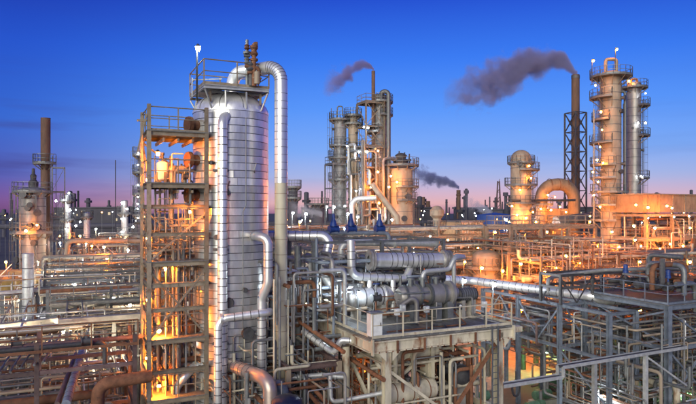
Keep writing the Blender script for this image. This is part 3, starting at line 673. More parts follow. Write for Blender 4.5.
# ------------------------------------------------------------------ central equipment platform
PZ = 8.3; PU, PV = 7.75, 10.5
mp_ = thing('equipment_platform', 'cream steel equipment platform with grey deck in the centre foreground', 'platform', G(0, 0, 0))
for i in range(16):
    MB().box(G((i + .5) * PU / 16, PV / 2, PZ - .04), (PU / 16 - .025, PV, .07), U, V).build('deck_plate', 'grating', mp_)
for p, q, h in (((0, 0), (PU, 0), .5), ((0, PV), (PU, PV), .5), ((0, 0.08), (0, PV), .5), ((PU, .08), (PU, PV), .5), ((2.6, .1), (2.6, PV), .4), ((5.2, .1), (5.2, PV), .4), ((0.1, 4.4), (PU, 4.4), .4)):
    MB().ibeam(G(*p, PZ - .1 - h / 2), G(*q, PZ - .1 - h / 2), .22, h, .05).build('girder', 'cream', mp_)
for u_, v_, w_ in ((.8, .15, .31), (6.95, .15, .34), (.8, 4.4, .28), (6.95, 4.4, .28), (.8, 9.6, .34), (6.95, 9.6, .34), (2.9, 1.3, .2), (4.1, 1.6, .2), (4.1, 4.4, .3)):
    MB().ibeam(G(u_, v_, 0), G(u_, v_, PZ - .3), w_, w_, .05).build('column', 'cream', mp_)
    MB().box(G(u_, v_, .25), (w_ * 1.9, w_ * 1.9, .5), U, V).build('footing', 'concrete', mp_)
for p, q, m in (((.8, .12, 6.9), (4.9, .12, 3.8), 'cream'), ((6.8, .10, 7.5), (2.6, .10, 2.6), 'rust'), ((.8, 4.3, 6.8), (.8, .3, 4.0), 'cream'), ((6.95, .3, 7.4), (6.95, 4.2, 3.5), 'cream'), ((1.0, 1.6, 5.2), (2.9, 1.3, 6.6), 'cream'), ((1.0, 1.5, 6.8), (2.9, 1.3, 5.0), 'cream')):
    MB().bar(G(*p), G(*q), .13, .13).build('brace', m, mp_)
for p, q in (((.8, .15, 4.2), (6.95, .15, 4.2)), ((.8, 4.4, 4.2), (6.95, 4.4, 4.2)), ((.8, .3, 4.19), (.8, 4.4, 4.19)), ((6.95, .3, 4.19), (6.95, 4.4, 4.19))):
    MB().ibeam(G(*p), G(*q), .2, .3).build('beam', 'cream', mp_)
rails(mp_, [G(0.06, PV, PZ), G(0.06, .06, PZ), G(PU - .06, .06, PZ), G(PU - .06, PV, PZ)], 'cream', sp=1.55, h=1.08, r=.027)
def brackets():
    for i in range(5):
        p = G(1.2 + i * 1.4, -.14, PZ - .1); MB().box(p - Z * .3, (.09, .06, .55), U, V).build('rail_bracket', 'rust', mp_)
brackets()
for u_ in (.0, 7.72): MB().box(G(u_, -.06, PZ - .35), (.08, .16, .7), U, V).build('end_plate', 'cream', mp_)
MB().box(G(PU + .25, .3, PZ - .28), (.9, .3, .26), U, V).build('bracket', 'cream', mp_)
ladder(mp_, G(6.45, -.25), 0.5, PZ - .9, -V, 'galv', w=.34, cage=False, step=.3)
for u_ in (.8, 6.95):
    for sgn in (-1, 1): MB().add([G(u_ + sgn * .16, -.13, PZ - .6), G(u_ + sgn * .55, -.13, PZ - .6), G(u_ + sgn * .16, -.13, PZ - 1.0), G(u_ + sgn * .16, -.10, PZ - .6), G(u_ + sgn * .55, -.10, PZ - .6), G(u_ + sgn * .16, -.10, PZ - 1.0)], [(0, 1, 2), (5, 4, 3), (0, 3, 4, 1), (1, 4, 5, 2), (2, 5, 3, 0)]).build('gusset', 'cream', mp_)
for i in range(22): MB().box(G(.3 + i * .335, -.125, PZ - .58), (.05, .03, .05), U, V).build('bolt', 'rust', mp_)
# white cabinet on the corner
cb = thing('junction_cabinet', 'white metal cabinet on the near corner of the equipment platform', 'cabinet', G(.25, .3, PZ))
MB().box(G(.27, .28, PZ + .60), (.56, .40, 1.0), U, V).build('body', 'white_paint', cb); MB().box(G(.27, .07, PZ + .60), (.50, .025, .92), U, V).build('door', 'white_paint', cb)
MB().box(G(.27, .27, PZ + 1.125), (.64, .50, .05), U, V).build('roof', 'galv', cb); MB().box(G(.45, .05, PZ + .62), (.03, .03, .14), U, V).build('handle', 'dark_steel', cb)
for k in (.06, .48): MB().box(G(k, .27, PZ + .05), (.06, .36, .1), U, V).build('foot', 'galv', cb)
for i, (u_, v_, l) in enumerate(((1.5, .45, 'nearest the cabinet'), (3.1, .5, 'left of the platform middle'), (4.9, .45, 'right of the platform middle'), (6.4, .5, 'at the right end of the platform'), (2.3, 1.3, 'behind the cabinet by the compressor'))):
    t = thing('instrument_stand', 'small instrument stand with gauge box ' + l, 'instrument stand', G(u_, v_, PZ)); MB().bar(G(u_, v_, PZ), G(u_, v_, PZ + .9), .05).build('post', 'galv', t); MB().box(G(u_, v_, PZ + 1.02), (.22, .16, .28), U, V).build('gauge_box', ('white_paint', 'galv_light', 'dark_steel')[i % 3], t); MB().cyl(G(u_, v_ - .08, PZ + 1.06), G(u_, v_ - .11, PZ + 1.06), .07, 12).build('dial', 'white_paint', t); MB().box(G(u_, v_, PZ + .02), (.2, .2, .03), U, V).build('base_plate', 'galv', t)
pipe('thin cable conduit running along the front of the platform deck', [G(.7, .35, PZ + .06), G(7.2, .35, PZ + .06), G(7.2, 3.0, PZ + .06)], .03, 'galv_light', n=6); pipe('second thin conduit along the platform deck', [G(1.2, .85, PZ + .07), G(5.6, .85, PZ + .07), G(5.6, 1.9, PZ + .5)], .035, 'rust', n=6)
hz = G(3.9, .75, PZ + .05); pipe('coil of dark hose lying on the platform deck', [hz + U * (.45 * math.cos(R(a)) * (1 - a / 4000)) + V * (.32 * math.sin(R(a))) + Z * (a / 9000) for a in range(0, 900, 30)], .03, 'dark_steel', n=6, bend=.05, name='hose', cat='hose')
# machines on the deck
def uvz(px, py, D): p = at(px, py, D); a, b = uv(p); return a, b, p.z
t1 = drum('pale drum whose left end shines beside a lamp, rear left of platform', at(343, 293, 32.0) + U * .6, U, 2.0, .50, 'galv_light', z0=PZ, noz=1, endflange=True)
t2 = drum('blue-sheened drum in front of the rear left drum on the platform', at(352, 298, 30.6) + U * .95, U, 2.3, .50, 'silver', z0=PZ, noz=2, endflange=True, bands=.5)
lamp(at(339, 288, 31.2), 'lamp_cool', 'white lamp glaring beside the rear left drum end', r=.13, pole=1.6); lamp(at(359, 293, 29.7), 'lamp_cool', 'white lamp glaring in front of the blue-sheened drum', r=.13, pole=1.4)
cm_ = at(426, 294.5, 30.0)
comp = thing('compressor', 'large grey flanged compressor casing on the platform deck', 'compressor', Vector((cm_.x, cm_.y, PZ)))
MB().lathe(cm_, [(.02, -1.62), (.38, -1.6), (.48, -1.45), (.48, -.55), (.40, -.5), (.40, .1), (.52, .15), (.52, .85), (.44, .9), (.44, 1.25), (.62, 1.3), (.62, 1.45), (.36, 1.5), (.30, 1.8), (.02, 1.85)], 24, axis=U).build('casing', 'silver_worn', comp)
for s in (-1.3, -.52, .12, .9, 1.35): inst(flange_mesh('galv'), comp, orient(U, cm_ + U * s, .39, .12))
for s in (-1.0, .5, 1.2): MB().box((cm_ + U * s) - Z * .85, (.35, .8, .95), U, V).build('pedestal', 'galv', comp)
for s in (-.9, -.2, .6): MB().cyl(cm_ + U * s + Z * .35, cm_ + U * s + Z * .85, .13, 12).cyl(cm_ + U * s + Z * .78, cm_ + U * s + Z * .88, .2, 12).build('nozzle', 'galv', comp)
drum('dark motor housing at the right end of the compressor', cm_ + U * 2.5 + V * .1 - Z * .15, U, 1.0, .34, 'dark_steel', z0=PZ, noz=0, bands=.14, seam='galv', name='motor', cat='motor')
pipe('very thick silver banded pipe lying across the back of the platform', [at(371, 260, 31.6), at(446, 260.5, 33.0) + U * .1], .40, 'silver', bands=.30, n=22, flanges=((0, .955), (0, 1.0), (0, .0)), fl_m='silver_worn')
pipe('long pale pipe above the thick banded pipe, behind the platform', [at(341, 241, 33.2) - Z * 1.4, at(341, 242.5, 33.2), at(436, 243.5, 35.0)], .20, 'galv_light', bands=0, n=16, flanges=((1, .55), (1, 1.0)))
pipe('curved pale pipe with two legs standing behind the junction cabinet', [at(351, 240, 31.0), at(351.5, 276, 31), at(406, 279, 31.9), at(410, 268, 32.5)], .215, 'silver', bands=.4, n=16, bend=.5)
for px, w_ in ((370, 'left'), (393, 'right')): pipe(f'clad vertical leg under the curved pale pipe, {w_} of the two', [at(px, 280, 31.3), at(px, 310, 31.3)], .14, 'silver', bands=.28, n=14)
pipe('S-shaped clad pipe swinging down from behind the beige riser to the drums', [at(262, 236, 33.4), at(331, 236, 33), at(322, 275, 32.4), at(331, 285, 32.2), at(340, 285, 32.2)], .27, 'silver', bands=.4, n=16, bend=.5)
pipe('blue header pipe carrying the three blue valve bonnets', [at(322, 233, 36), at(388, 233, 37.2), at(391, 246, 37.3)], .13, 'steel_blue', n=12, flanges=((0, .3), (0, .7)))
for px, y, w_ in ((333.5, 229.5, 'leftmost'), (351, 229, 'middle'), (379.5, 229, 'rightmost')): valve(f'blue bell-shaped valve on the blue header, {w_} of three', at(px, y, 36.2 + (px - 333) * .02) , U, .17, 'blue_paint', kind='bell', h=.62)
for i, (px, y, D) in enumerate(((345, 262, 33), (398, 268, 33.5), (415, 273, 32.5), (440, 277, 32), (376, 298, 29.5), (466, 300, 31.5))):
    valve(('hand valve behind the S-shaped pipe', 'hand valve under the thick banded pipe', 'hand valve above the compressor casing', 'hand valve by the compressor right end', 'hand valve between drum and curved pipe leg', 'hand valve beside the motor')[i], at(px, y, D), U, .14, ('rust', 'blue_paint', 'galv')[i % 3], kind='wheel', h=.7)
pipe('bent grey suction pipe rising from the compressor to the right', [cm_ + U * -.2 + Z * .5, cm_ + U * -.2 + Z * 1.15, cm_ + U * 1.4 + Z * 1.2, cm_ + U * 1.7 + Z * 1.75, cm_ + U * 2.7 + V * .5 + Z * 1.75, cm_ + U * 2.8 + V * 1.6 + Z * 1.75, cm_ + U * 2.8 + V * 1.6 - Z * 1.2], .12, 'galv_light', n=12, bend=.3)
pipe('grey discharge pipe lying in front of the compressor', [cm_ - U * 1.9 - V * .6 - Z * .4, cm_ - U * 1.0 - V * .75 + Z * .15, cm_ - U * 1.0 - V * .75 - Z * 1.2], .12, 'silver_worn', n=12, bend=.25)
tangle('crowding the back of the equipment platform', (-.5, 7.6, 4.0, 9.5, PZ + .3, PZ + 3.4), 60, (.03, .1), ('galv', 'silver_worn', 'galv_light', 'grey_pipe', 'tan_vessel', 'steel_blue'), 21, (2, 5))
tangle('low around the compressor', (1.6, 7.4, 1.4, 4.2, PZ + .15, PZ + 1.5), 20, (.03, .08), ('galv', 'silver_worn', 'grey_pipe', 'rust'), 22, (2, 4))
tangle('on the left of the equipment platform', (-3.5, 1.2, 3.0, 10.5, PZ - 1.5, PZ + 3.2), 50, (.03, .1), ('galv', 'silver_worn', 'galv_light', 'grey_pipe', 'rust'), 23, (2, 5))
for i in range(12):
    rg_ = random.Random(40 + i); u_, v_ = rg_.uniform(-.4, 7), rg_.uniform(4.5, 9.8); vdrum('small upright pot among the pipework at the back of the platform', G(u_, v_, PZ), rg_.uniform(.12, .3), rg_.uniform(.6, 1.7), rg_.choice(['silver_worn', 'galv_light', 'tan_vessel', 'cream']), .3, group='small pots at the back of the platform')
frame('gantry_frame', 'grey gantry frame holding the pipes behind the equipment platform', 0, 5.8, [-.4, 3.6, 7.6], [0, 3.8], [10.5, 12.25], 'galv', .18, .14, near=True, z0=PZ, decks=(), brace=[('u', 0, 0, 8.4, 10.4, '/'), ('u', 0, 1, 10.6, 12.1, 'v')], cat='steel frame')
# vessels under the platform
drum('rust-streaked cream drum slung under the equipment platform deck', at(408, 352, 29.2), U, 3.2, .50, 'cream', z0=4.3, noz=2, bands=1.0, seam='rust', saddle='cream')
drum('lower rust-streaked cream drum at the bottom under the platform', at(408, 391, 28.3), U, 2.7, .46, 'cream', z0=3.0, noz=1, bands=.9, seam='rust', saddle='cream')
drum('dark pump barrel under the right half of the platform', at(452, 372, 30.5), V, 1.7, .5, 'dark_steel', z0=3.2, noz=1, endflange=True)
risers('under the equipment platform', 1.0, 6.6, 1.6, 2.5, 7.6, 12, (.04, .12), ('cream', 'tan_vessel', 'rust', 'galv'), 31, .9)
tangle('under the equipment platform', (.6, 6.9, .6, 5.0, 1.5, 7.4), 60, (.03, .12), ('cream', 'tan_vessel', 'rust', 'grey_pipe', 'beige'), 32, (2, 4))
for px, y, D, w_ in ((447, 300 + 70, 30, 'under the platform by the dark pump'),): valve('blackened hand valve ' + w_, at(px, y, D), U, .18, 'rust', kind='wheel')
lamp(at(372, 372, 31), 'lamp_orange', 'dim orange lamp under the platform behind the cream column', r=.06, arm=Z * .3)
# lower frame to the left of the platform: rust red beams, pale pipes
lf = frame('red_beam_frame', 'frame of rusty red beams below left of the equipment platform', -3.0, 0, [0, 2.5], [2.4, 6.2, 10.2], [6.9, 5.0], 'red_steel', .22, .24, near=True, brace=[('v', 1, 0, 5.0, 6.8, '/')], fireproof='tan_vessel')
pipe('blue-grey upright pipe standing between the beige riser and the platform', [at(316.5, 238, 31), at(316.5, 420, 31)], .085, 'steel_blue', n=10)
pipe('broad grey upright post pipe close right of the beige riser', [at(298, 246, 31.5), at(298, 430, 31.5)], .20, 'galv', n=14, flanges=((0, .3), (0, .6)))
pipe('cream upright column pipe left of the cabinet, ochre stained', [at(346, 346, 28.4), at(346, 440, 28.4)], .19, 'cream', n=14)
pipe('silver clad pipe bending over the ochre column', [at(303, 331, 29.5), at(334, 353, 28.2), at(341, 340, 28.0), at(358, 341, 28.0)], .15, 'silver', bands=.3, n=14, bend=.25)
pipe('pale pipe crossing low from the beige riser to the platform column', [at(288, 378, 27.6), at(322, 375, 27.8), at(344, 377, 27.8)], .12, 'galv_light', n=12, flanges=((0, .3), (1, .6)))
pipe('cream pipe with a U-turn near the beige riser', [at(292, 345, 27.6), at(292, 366, 27.6), at(338, 361, 28), at(339, 370, 28)], .085, 'cream', n=10, bend=.2)
pipe('pale green pipe across the bottom centre running right to the platform column', [at(330, 375, 27), at(331, 402, 26.9), at(345, 400, 26.6), at(386, 392, 26.9)], .10, 'galv_light', n=10, bend=.2, flanges=((2, .9),))
for i, (a, b) in enumerate((((291, 363), (326, 402)), ((296, 378), (318, 404)), ((300, 322), (344, 352)), ((346, 356), (384, 380)))):
    pipe(('rust red pipe descending to the right at the bottom, first from the riser', 'rust red pipe descending to the right at the bottom, second from the riser', 'rust red pipe slanting down towards the ochre column', 'rust red pipe slanting away from the ochre column')[i], [at(*a, 29.5), at(*b, 26.2)], .10, 'rust', n=10)
tangle('in the dim pit left of the equipment platform', (-5.2, -.2, .2, 10, 1.0, 7.0), 70, (.03, .11), ('grey_pipe', 'rust', 'galv', 'tan_vessel', 'silver_worn'), 33, (2, 5))
risers('rising between the beige riser and the platform', -3.8, -.3, 5.5, 2.5, 11.2, 16, (.03, .10), ('galv', 'grey_pipe', 'steel_blue', 'cream'), 34, 3)
pipe('cable conduit loop low beside the beige riser', [at(292, 380, 27.2) + U * math.cos(R(a)) * .28 + Z * math.sin(R(a)) * .3 for a in range(0, 330, 30)], .02, 'galv', n=6, bend=.05)

# ------------------------------------------------------------------ blue-grey valve deck rack on the right
RZ = 8.3
bf = frame('valve_deck_frame', 'blue-grey braced steel frame carrying the railed valve deck at right', 0, 0, [19.7, 23.2, 26.7, 30.2], [.64, 6.9], [RZ, 5.9], 'steel_blue', .31, .25, near=True, decks=(RZ,),
           brace=[('v', 0, 0, 6.0, 8.0, '/'), ('u', 0, 0, 6.0, 8.0, '\\'), ('u', 0, 1, 6.0, 8.0, '/'), ('u', 0, 0, 2.6, 5.7, 'x'), ('u', 0, 1, 2.6, 5.7, 'x'), ('v', 0, 0, 5.95, 8.0, '\\'), ('u', 1, 0, 5.9, 8, 'x'), ('u', 1, 1, 2.6, 5.7, 'x')])
rails(bf, [G(30, .7, RZ + .05), G(19.75, .7, RZ + .05), G(19.75, 6.85, RZ + .05), G(30, 6.85, RZ + .05)], 'steel_blue', sp=1.5)
frame('tall_blue_bents', 'open row of tall blue-grey posts under the long white pipe', 0, 0, [17.3, 19.55], [2.7, 6.7, 10.7, 14.7], [7.75, 5.0], 'steel_blue', .25, .2, near=True, brace=[('v', 0, 1, 5.1, 7.5, 'v'), ('v', 0, 0, 2.0, 4.7, '/'), ('v', 0, 2, 5.1, 7.5, '^'), ('v', 1, 1, 5.1, 7.4, '^'), ('v', 1, 2, 5.1, 7.4, 'v')])
pipe('long white clad pipe sweeping from the platform end towards the right', [at(440, 279, 44), at(470, 280.5, 46), at(594, 296.5, 40.0), at(602, 300.5, 40.2), at(724, 300.5, 42)], .30, 'silver', bands=.5, n=16)
pipe('grey pipe arching on trestles above the long white pipe', [at(548, 291, 40), at(548, 279, 40), at(560, 275, 41), at(606, 270, 38.5), at(690, 268, 40)], .13, 'grey_pipe', n=12, bend=.3)
frame('pipe_trestle', 'dark truss trestle under the arching grey pipe', 16.9, 6.2, [0, 2.8, 5.6], [0, 1.8], [9.7, 8.9], 'dark_steel', .16, .16, near=False, z0=7.75, brace=[('u', 0, 0, 7.8, 9.5, 'v'), ('u', 0, 1, 7.8, 9.5, 'v'), ('u', 1, 0, 7.8, 9.5, '^')])
tangle('on the valve deck', (20.0, 27, 1.4, 6.4, RZ + .3, RZ + 1.6), 22, (.05, .16), ('dark_steel', 'grey_pipe', 'rust', 'galv'), 41, (2, 4), vert=.3)
for px, y, D, w_ in ((625.5, 281, 38.5, 'left'), (668, 287, 37, 'right')): valve(f'actuated valve with blue actuator on the valve deck, {w_} one', at(px, y, D), U, .16, 'blue_paint', h=.8)
for px, y, D, w_ in ((640, 284, 38, 'between the two blue actuators'), (656, 283, 38.5, 'left of the right blue actuator'), (684, 285, 38, 'right of the right blue actuator')): valve('dark hand valve ' + w_, at(px, y, D), U, .17, 'rust', kind='wheel', h=.8)
pipe('dark pipe lying along the valve deck between the blue actuators', [G(20.4, 5.6, RZ + .9), G(24.5, 3.2, RZ + .9), G(29.5, 3.2, RZ + .9)], .16, 'dark_steel', n=12)
# pale cable tray stepping across the lower right
ct = thing('cable_tray', 'long pale cable tray on posts crossing the lower right with a step', 'cable tray', G(8.3, .3, 0))
seg = [(7.2, 5.35), (11.0, 5.35), (11.0, 5.85), (20.5, 5.95)]
for k, (a, b) in enumerate(zip(seg[:-1], seg[1:])):
    for dv in (-.02, .38): MB().bar(G(a[0], .05 + dv, a[1]), G(b[0], .05 + dv, b[1]), .06, .16).build('side_rail', 'galv_light', ct)
    if a[0] != b[0]:
        MB().bar(G(a[0], .23, a[1] - .05), G(b[0], .23, b[1] - .05), .34, .03).build('tray_floor', 'galv', ct)
        for j in range(3): MB().cyl(G(a[0], .13 + .1 * j, a[1] + .02), G(b[0], .13 + .1 * j, b[1] + .02), .03, 6).build('cable', 'dark_steel', ct)
for u_, z_ in ((13.4, 5.8), (17.3, 5.85)):
    MB().bar(G(u_, .23, 0), G(u_, .23, z_), .2).build('post', 'galv_light', ct)
MB().bar(G(17.5, .2, 5.6), G(20.8, .2, 3.6), .1).build('brace', 'galv_light', ct)
hs = thing('hose_reel', 'coiled black hose hanging under the cable tray step', 'hose reel', at(516, 388, 31.5))
MB().tube([at(516, 388, 31.5) + U * (math.cos(R(a)) * .26) + Z * (math.sin(R(a)) * .42) for a in range(0, 361, 30)], .06, 8, .03, 2).build('hose', 'dark_steel', hs); MB().bar(at(516, 379, 31.5), at(516, 371, 31.5), .06).build('hook', 'galv', hs)
# pipes of the lower right corner
pipe('cream pipe bending down at the bottom right corner', [at(598, 355, 41), at(655, 383, 36), at(674, 384, 35), at(677, 390, 34.8), at(677, 430, 34.8)], .2, 'cream', n=14, bend=.4, flanges=((0, .9),))
pipe('upper olive pipe slanting down to the bottom right', [at(600, 362, 42), at(650, 378, 36.5)], .13, 'beige', n=12); pipe('lower olive pipe slanting down to the bottom right', [at(560, 336, 47), at(650, 372, 37)], .15, 'beige', n=12)
pipe('tan upright pipe under the olive pipes', [at(636, 380, 36.5), at(636, 440, 36.5)], .18, 'tan_vessel', n=12, flanges=((0, .2),))
pipe('short silver pipe leaning over the bottom right pipes', [at(622, 386, 36), at(650, 395, 35), at(662, 388, 35)], .14, 'silver_worn', n=12, bend=.3)
pipe('grey crooked pipe with an elbow under the blue posts', [at(500, 328, 47), at(566, 342, 42), at(566, 334, 42), at(572, 333, 42)], .2, 'grey_pipe', n=12, bend=.3)
tangle('on the ground of the lower right yard', (19, 33, 3, 13, .2, 2.6), 90, (.04, .12), ('rust', 'grey_pipe', 'red_steel', 'green_paint', 'tan_vessel', 'galv'), 43, (2, 4), vert=.25)
tangle('within the lower bays at right', (17, 33, -1, 9, 1.0, 5.6), 80, (.03, .1), ('grey_pipe', 'galv', 'galv_light', 'tan_vessel', 'rust'), 44, (2, 5))
tangle('between the blue posts', (17, 23, 8, 16, 3.0, 7.2), 50, (.04, .13), ('grey_pipe', 'rust', 'steel_blue', 'galv', 'red_steel'), 45, (2, 4), vert=.2)
risers('behind the valve deck frame', 22, 33, 8, .5, 7.6, 26, (.04, .1), ('galv', 'grey_pipe', 'galv_light'), 46, 2.5)
for i in range(7):
    u_, v_ = 10.2 + i * 2.1, 8.0 + (i % 3) * 1.6
    t = thing('process_pump', ('green pump on the yard floor nearest the platform column', 'second green pump out from the platform column', 'third green pump out from the platform column', 'fourth green pump out, among the blue posts', 'fifth green pump out, right of the blue posts', 'sixth green pump out, behind the valve deck posts', 'farthest right green pump on the yard floor')[i], 'pump', G(u_, v_, 0), 'green pumps on the yard floor')
    MB().box(G(u_, v_, .25), (2.0, .8, .4), U, V).build('plinth', 'concrete', t); MB().cyl(G(u_ - .8, v_, .8), G(u_ + .1, v_, .8), .3, 14).build('motor', 'green_paint', t); MB().cyl(G(u_ + .15, v_, .8), G(u_ + .55, v_, .8), .36, 14).build('volute', 'green_paint', t); MB().cyl(G(u_ + .4, v_, .8), G(u_ + .4, v_, 1.7), .12, 10).build('nozzle', 'grey_pipe', t)
lamp(at(616, 366, 44) , 'lamp_green', 'green-tinted lamp low in the yard behind the cable tray', r=.16, pole=1.2); lamp(at(547, 352, 50), 'lamp_green', 'green-tinted lamp behind the farther blue post', r=.15, pole=1.2); lamp(at(600.5, 396, 37), 'lamp_cool', 'white lamp at the bottom edge of the lower right yard', r=.14, pole=1.5)
lamp(at(682, 395, 38), 'lamp_green', 'green-tinted lamp at the bottom right corner behind the frame', r=.1, pole=1.0)
# slim column of the platform end and yard posts
for i, (px, y, D) in enumerate(((523, 322, 52), (536, 318, 54), (488, 330, 50))):
    pipe(('green upright pillar in the orange-lit yard, right one', 'green upright pillar in the orange-lit yard, farthest one', 'grey upright pillar in the orange-lit yard behind the platform')[i], [at(px, y, D), Vector((at(px, y, D).x, D, 0))], .25, ('green_paint', 'green_paint', 'galv')[i], n=12, name='pillar', cat='pillar')

# ------------------------------------------------------------------ dark red rack in the bottom left corner
rack('of dark red steel at bottom left', -24.5, 4.5, 'u', 15.2, 2.3, [5.7, 8.0], 3.8, 'red_steel', rr=(.06, .2), pm=('red_steel', 'rust', 'red_steel', 'grey_pipe', 'dark_steel'), near=True, seed=4, fill=.95, n=10)
pipe('thick rust-orange pipe with an elbow at the bottom left of the access frame', [at(97, 460, 24.5), at(98, 384, 24.5), at(143, 377, 25.3), at(150, 376, 25.5)], .26, 'rust', n=16, bend=.5)
pipe('dark clad pipe descending towards the viewer at the bottom left', [at(82, 352, 29), at(66, 404, 23)], .17, 'steel_blue', n=12, bands=.5); pipe('second dark clad pipe beside the descending one at the bottom left', [at(76, 354, 29), at(57, 404, 23)], .10, 'red_steel', n=12)
for i, (px, y) in enumerate(((10, 352), (22, 350), (33, 346), (46, 343), (55, 340))):
    pipe('pale slanting tie rod across the red rack pipes', [at(px - 12, y + 22, 24.2), at(px + 6, y - 6, 27.2)], .05, 'galv', n=8, group='pale tie rods over the red rack')
rails(thing('catwalk_rail', 'rusty handrail of the walkway along the red rack', 'railing', G(-24, 4.2, 8.0)), [G(-24, 4.2, 8.1), G(-9.2, 4.2, 8.1)], 'rust', sp=1.9)
tangle('below the dark red rack', (-20, -9.5, 3.5, 9.5, 1.0, 5.4), 60, (.04, .12), ('rust', 'red_steel', 'grey_pipe', 'tan_vessel', 'galv'), 61, (2, 4))
lamp(at(131, 362, 30.5), 'lamp_cool', 'white lamp low behind the rust-orange elbow pipe', r=.12, pole=1.4)
# ------------------------------------------------------------------ left middle ground
rack('of grey steel behind the red rack', -26, 12.5, 'u', 14, 3.2, [4.6, 6.8], 4.6, 'galv', rr=(.05, .17), pm=('silver_worn', 'grey_pipe', 'galv_light', 'tan_vessel', 'cream', 'rust'), seed=5, n=10)
rack('of pale steel in the left middle ground', -13.2, 22, 'u', 8, 4, [4.6, 6.4, 8.0], 4, 'galv', rr=(.05, .18), pm=('silver_worn', 'cream', 'grey_pipe', 'rust', 'tan_vessel'), seed=6)
rack('of tan steel far behind on the left', -13.5, 38, 'u', 16, 4, [5, 7.2, 9.2], 5.3, 'steel_tan', rr=(.06, .2), pm=('tan_vessel', 'cream', 'grey_pipe', 'rust'), seed=7)
frame('left_process_frame', 'grey process frame with two decks in the left middle ground', -13.6, 29, [0, 2.8, 5.6, 8.4], [0, 4], [3.6, 6, 8.3], 'galv', .2, .16, decks=(6,), rail=(6.05, 8.35), brace=[('u', 0, 1, 3.6, 6, 'x'), ('u', 0, 2, 6, 8.2, '/')])
tangle('around the grey process frame on the left', (-14, -5, 28, 34, 1, 8.4), 60, (.04, .12), ('silver_worn', 'grey_pipe', 'galv_light', 'tan_vessel', 'rust'), 62, (2, 4))
tangle('between the racks on the left', (-17, -8, 15, 22, .5, 7), 60, (.04, .12), ('grey_pipe', 'tan_vessel', 'galv_light', 'rust', 'silver_worn'), 63, (2, 4))
for i in range(9):
    rg_ = random.Random(300 + i); u_ = -16.5 + i * 1.15; drum(f'small {["silver", "tan", "pale"][i % 3]} drum between the left racks', G(u_, 18.2 + (i % 2) * 1.6, 2.4 + (i % 3) * .6), U if i % 2 else V, rg_.uniform(1.2, 2.0), rg_.uniform(.3, .5), ['silver_worn', 'tan_vessel', 'galv_light'][i % 3], z0=.05, group='drums between the left racks', bands=1.0)
tower('slim_silo', 'plain pale slim silo left of the red rack, before the left vessel', 28, 45, .40, 253, m='galv_light', dome=.1, bands=1.4, nozz=0, cat='silo')
for px, y, D, w_ in ((52, 275, 58, 'under the left vessel group'), (83, 258, 62, 'on the pale left rack'), (62, 275, 52, 'in the left middle ground'), (30, 322, 40, 'low at the left edge'), (113, 298, 47, 'between the left racks'), (60, 243, 75, 'beside the left vessel foot')):
    lamp(at(px, y, D), 'lamp_white_far', f'white lamp {w_}', r=.16, pole=1.6)
lamp(at(107, 258, 60), 'lamp_orange_far', 'orange lamp on the pale left rack', r=.19, pole=1.6); lamp(at(6, 262, 58), 'lamp_orange_far', 'orange lamp at the far left edge over the yellow bank', r=.2, pole=3)
tag(MB().box(at(2, 300, 55) * 1.0 + Vector((-4, 4, 1)), (16, 12, 1.5), U, V).build('earth_bank', mat('earth', (0.30, 0.20, 0.07), 0.95, 0, 0.5, 1.0, 0.3, (0.12, 0.09, 0.05), bump=.6)), kind='structure')
# left vessel, its stack and the lattice stair
V1 = tower('left_vessel', 'pinkish clad vessel with a railed top at the far left', 32.5, 70, 1.45, 187, m='silver_worn', dome=.25, bands=.9, plats=[(15.9, 0, 360, .7), (11.2, 180, 360, .9)], lad=[(200, 2, 15.5)], nozz=6)
c1 = at(32.5, 187, 70); MB().lathe(Vector((c1.x + .1, c1.y, 0)), [(.5, 16.0), (.55, 17), (.3, 17.3), (.35, 17.8), (.18, 18), (.16, 18.6), (0, 18.65)], 14).build('vent', 'dark_steel', V1); MB().cyl((c1.x + .2, c1.y - 1.3, 15.6), (c1.x + .2, c1.y - 1.65, 15.6), .55, 16).build('manway', 'dark_steel', V1)
for i, (px, y) in enumerate(((29, 226), (37, 227), (33, 243), (27, 208))):
    q = at(px, y, 68.3); MB().cyl(q, q + Vector((0, .5, 0)), .34, 14).build('manway', 'dark_steel', V1)
ST = tower('left_stack', 'tall rusty brown chimney at the left edge of the plant', 45.6, 75, .57, 118, m='brown_stack', dome=.02, nozz=0, bands=3.5, seam='brown_stack', plats=[(19.6, 150, 350, .9)], lad=[(-10, 4, 19.5)], cat='chimney')
pcu, pcv = uv(at(52, 208, 73)); frame('left_stair_tower', 'thin steel stair frame beside the brown chimney', pcu, pcv, [0, 1.4], [0, 1.4], [4, 7, 10, 13, 16, 19], 'galv', .12, .12, brace=[('u', 0, 0, a, a + 3, '/') for a in (1, 4, 7, 10, 13, 16)], decks=(10, 16))
pcu, pcv = uv(at(20, 208, 68)); frame('left_side_frame', 'thin steel frame at the left side of the left vessel', pcu, pcv, [0, 1.6], [0, 2], [4, 8, 12, 15.5], 'galv', .14, .16, brace=[('v', 0, 0, a, a + 4, '/') for a in (0, 4, 8)])
for px, y, w_ in ((37, 225, 'low on the left vessel'), (26, 231, 'left of the left vessel')): lamp(at(px, y, 66.5), 'lamp_orange_far', f'orange lamp {w_}', r=.2, arm=V * .8)
tower('white_lit_tower', 'slim tower with white lamps right of the brown chimney', 67.5, 95, .5, 194, m='galv_light', plats=[(15.2, 0, 360, .6), (12.2, 0, 360, .6), (9, 0, 360, .6)], lad=[(190, 3, 15)], nozz=2)
for px, y in ((69, 193), (64, 200), (70, 210), (56, 201), (66, 229), (76, 226), (80, 222)): lamp(at(px, y, 93.5), 'lamp_white_tower', 'white lamp around the slim lit tower at left', r=.2, arm=V * .9, group='white lamps around the slim lit tower')
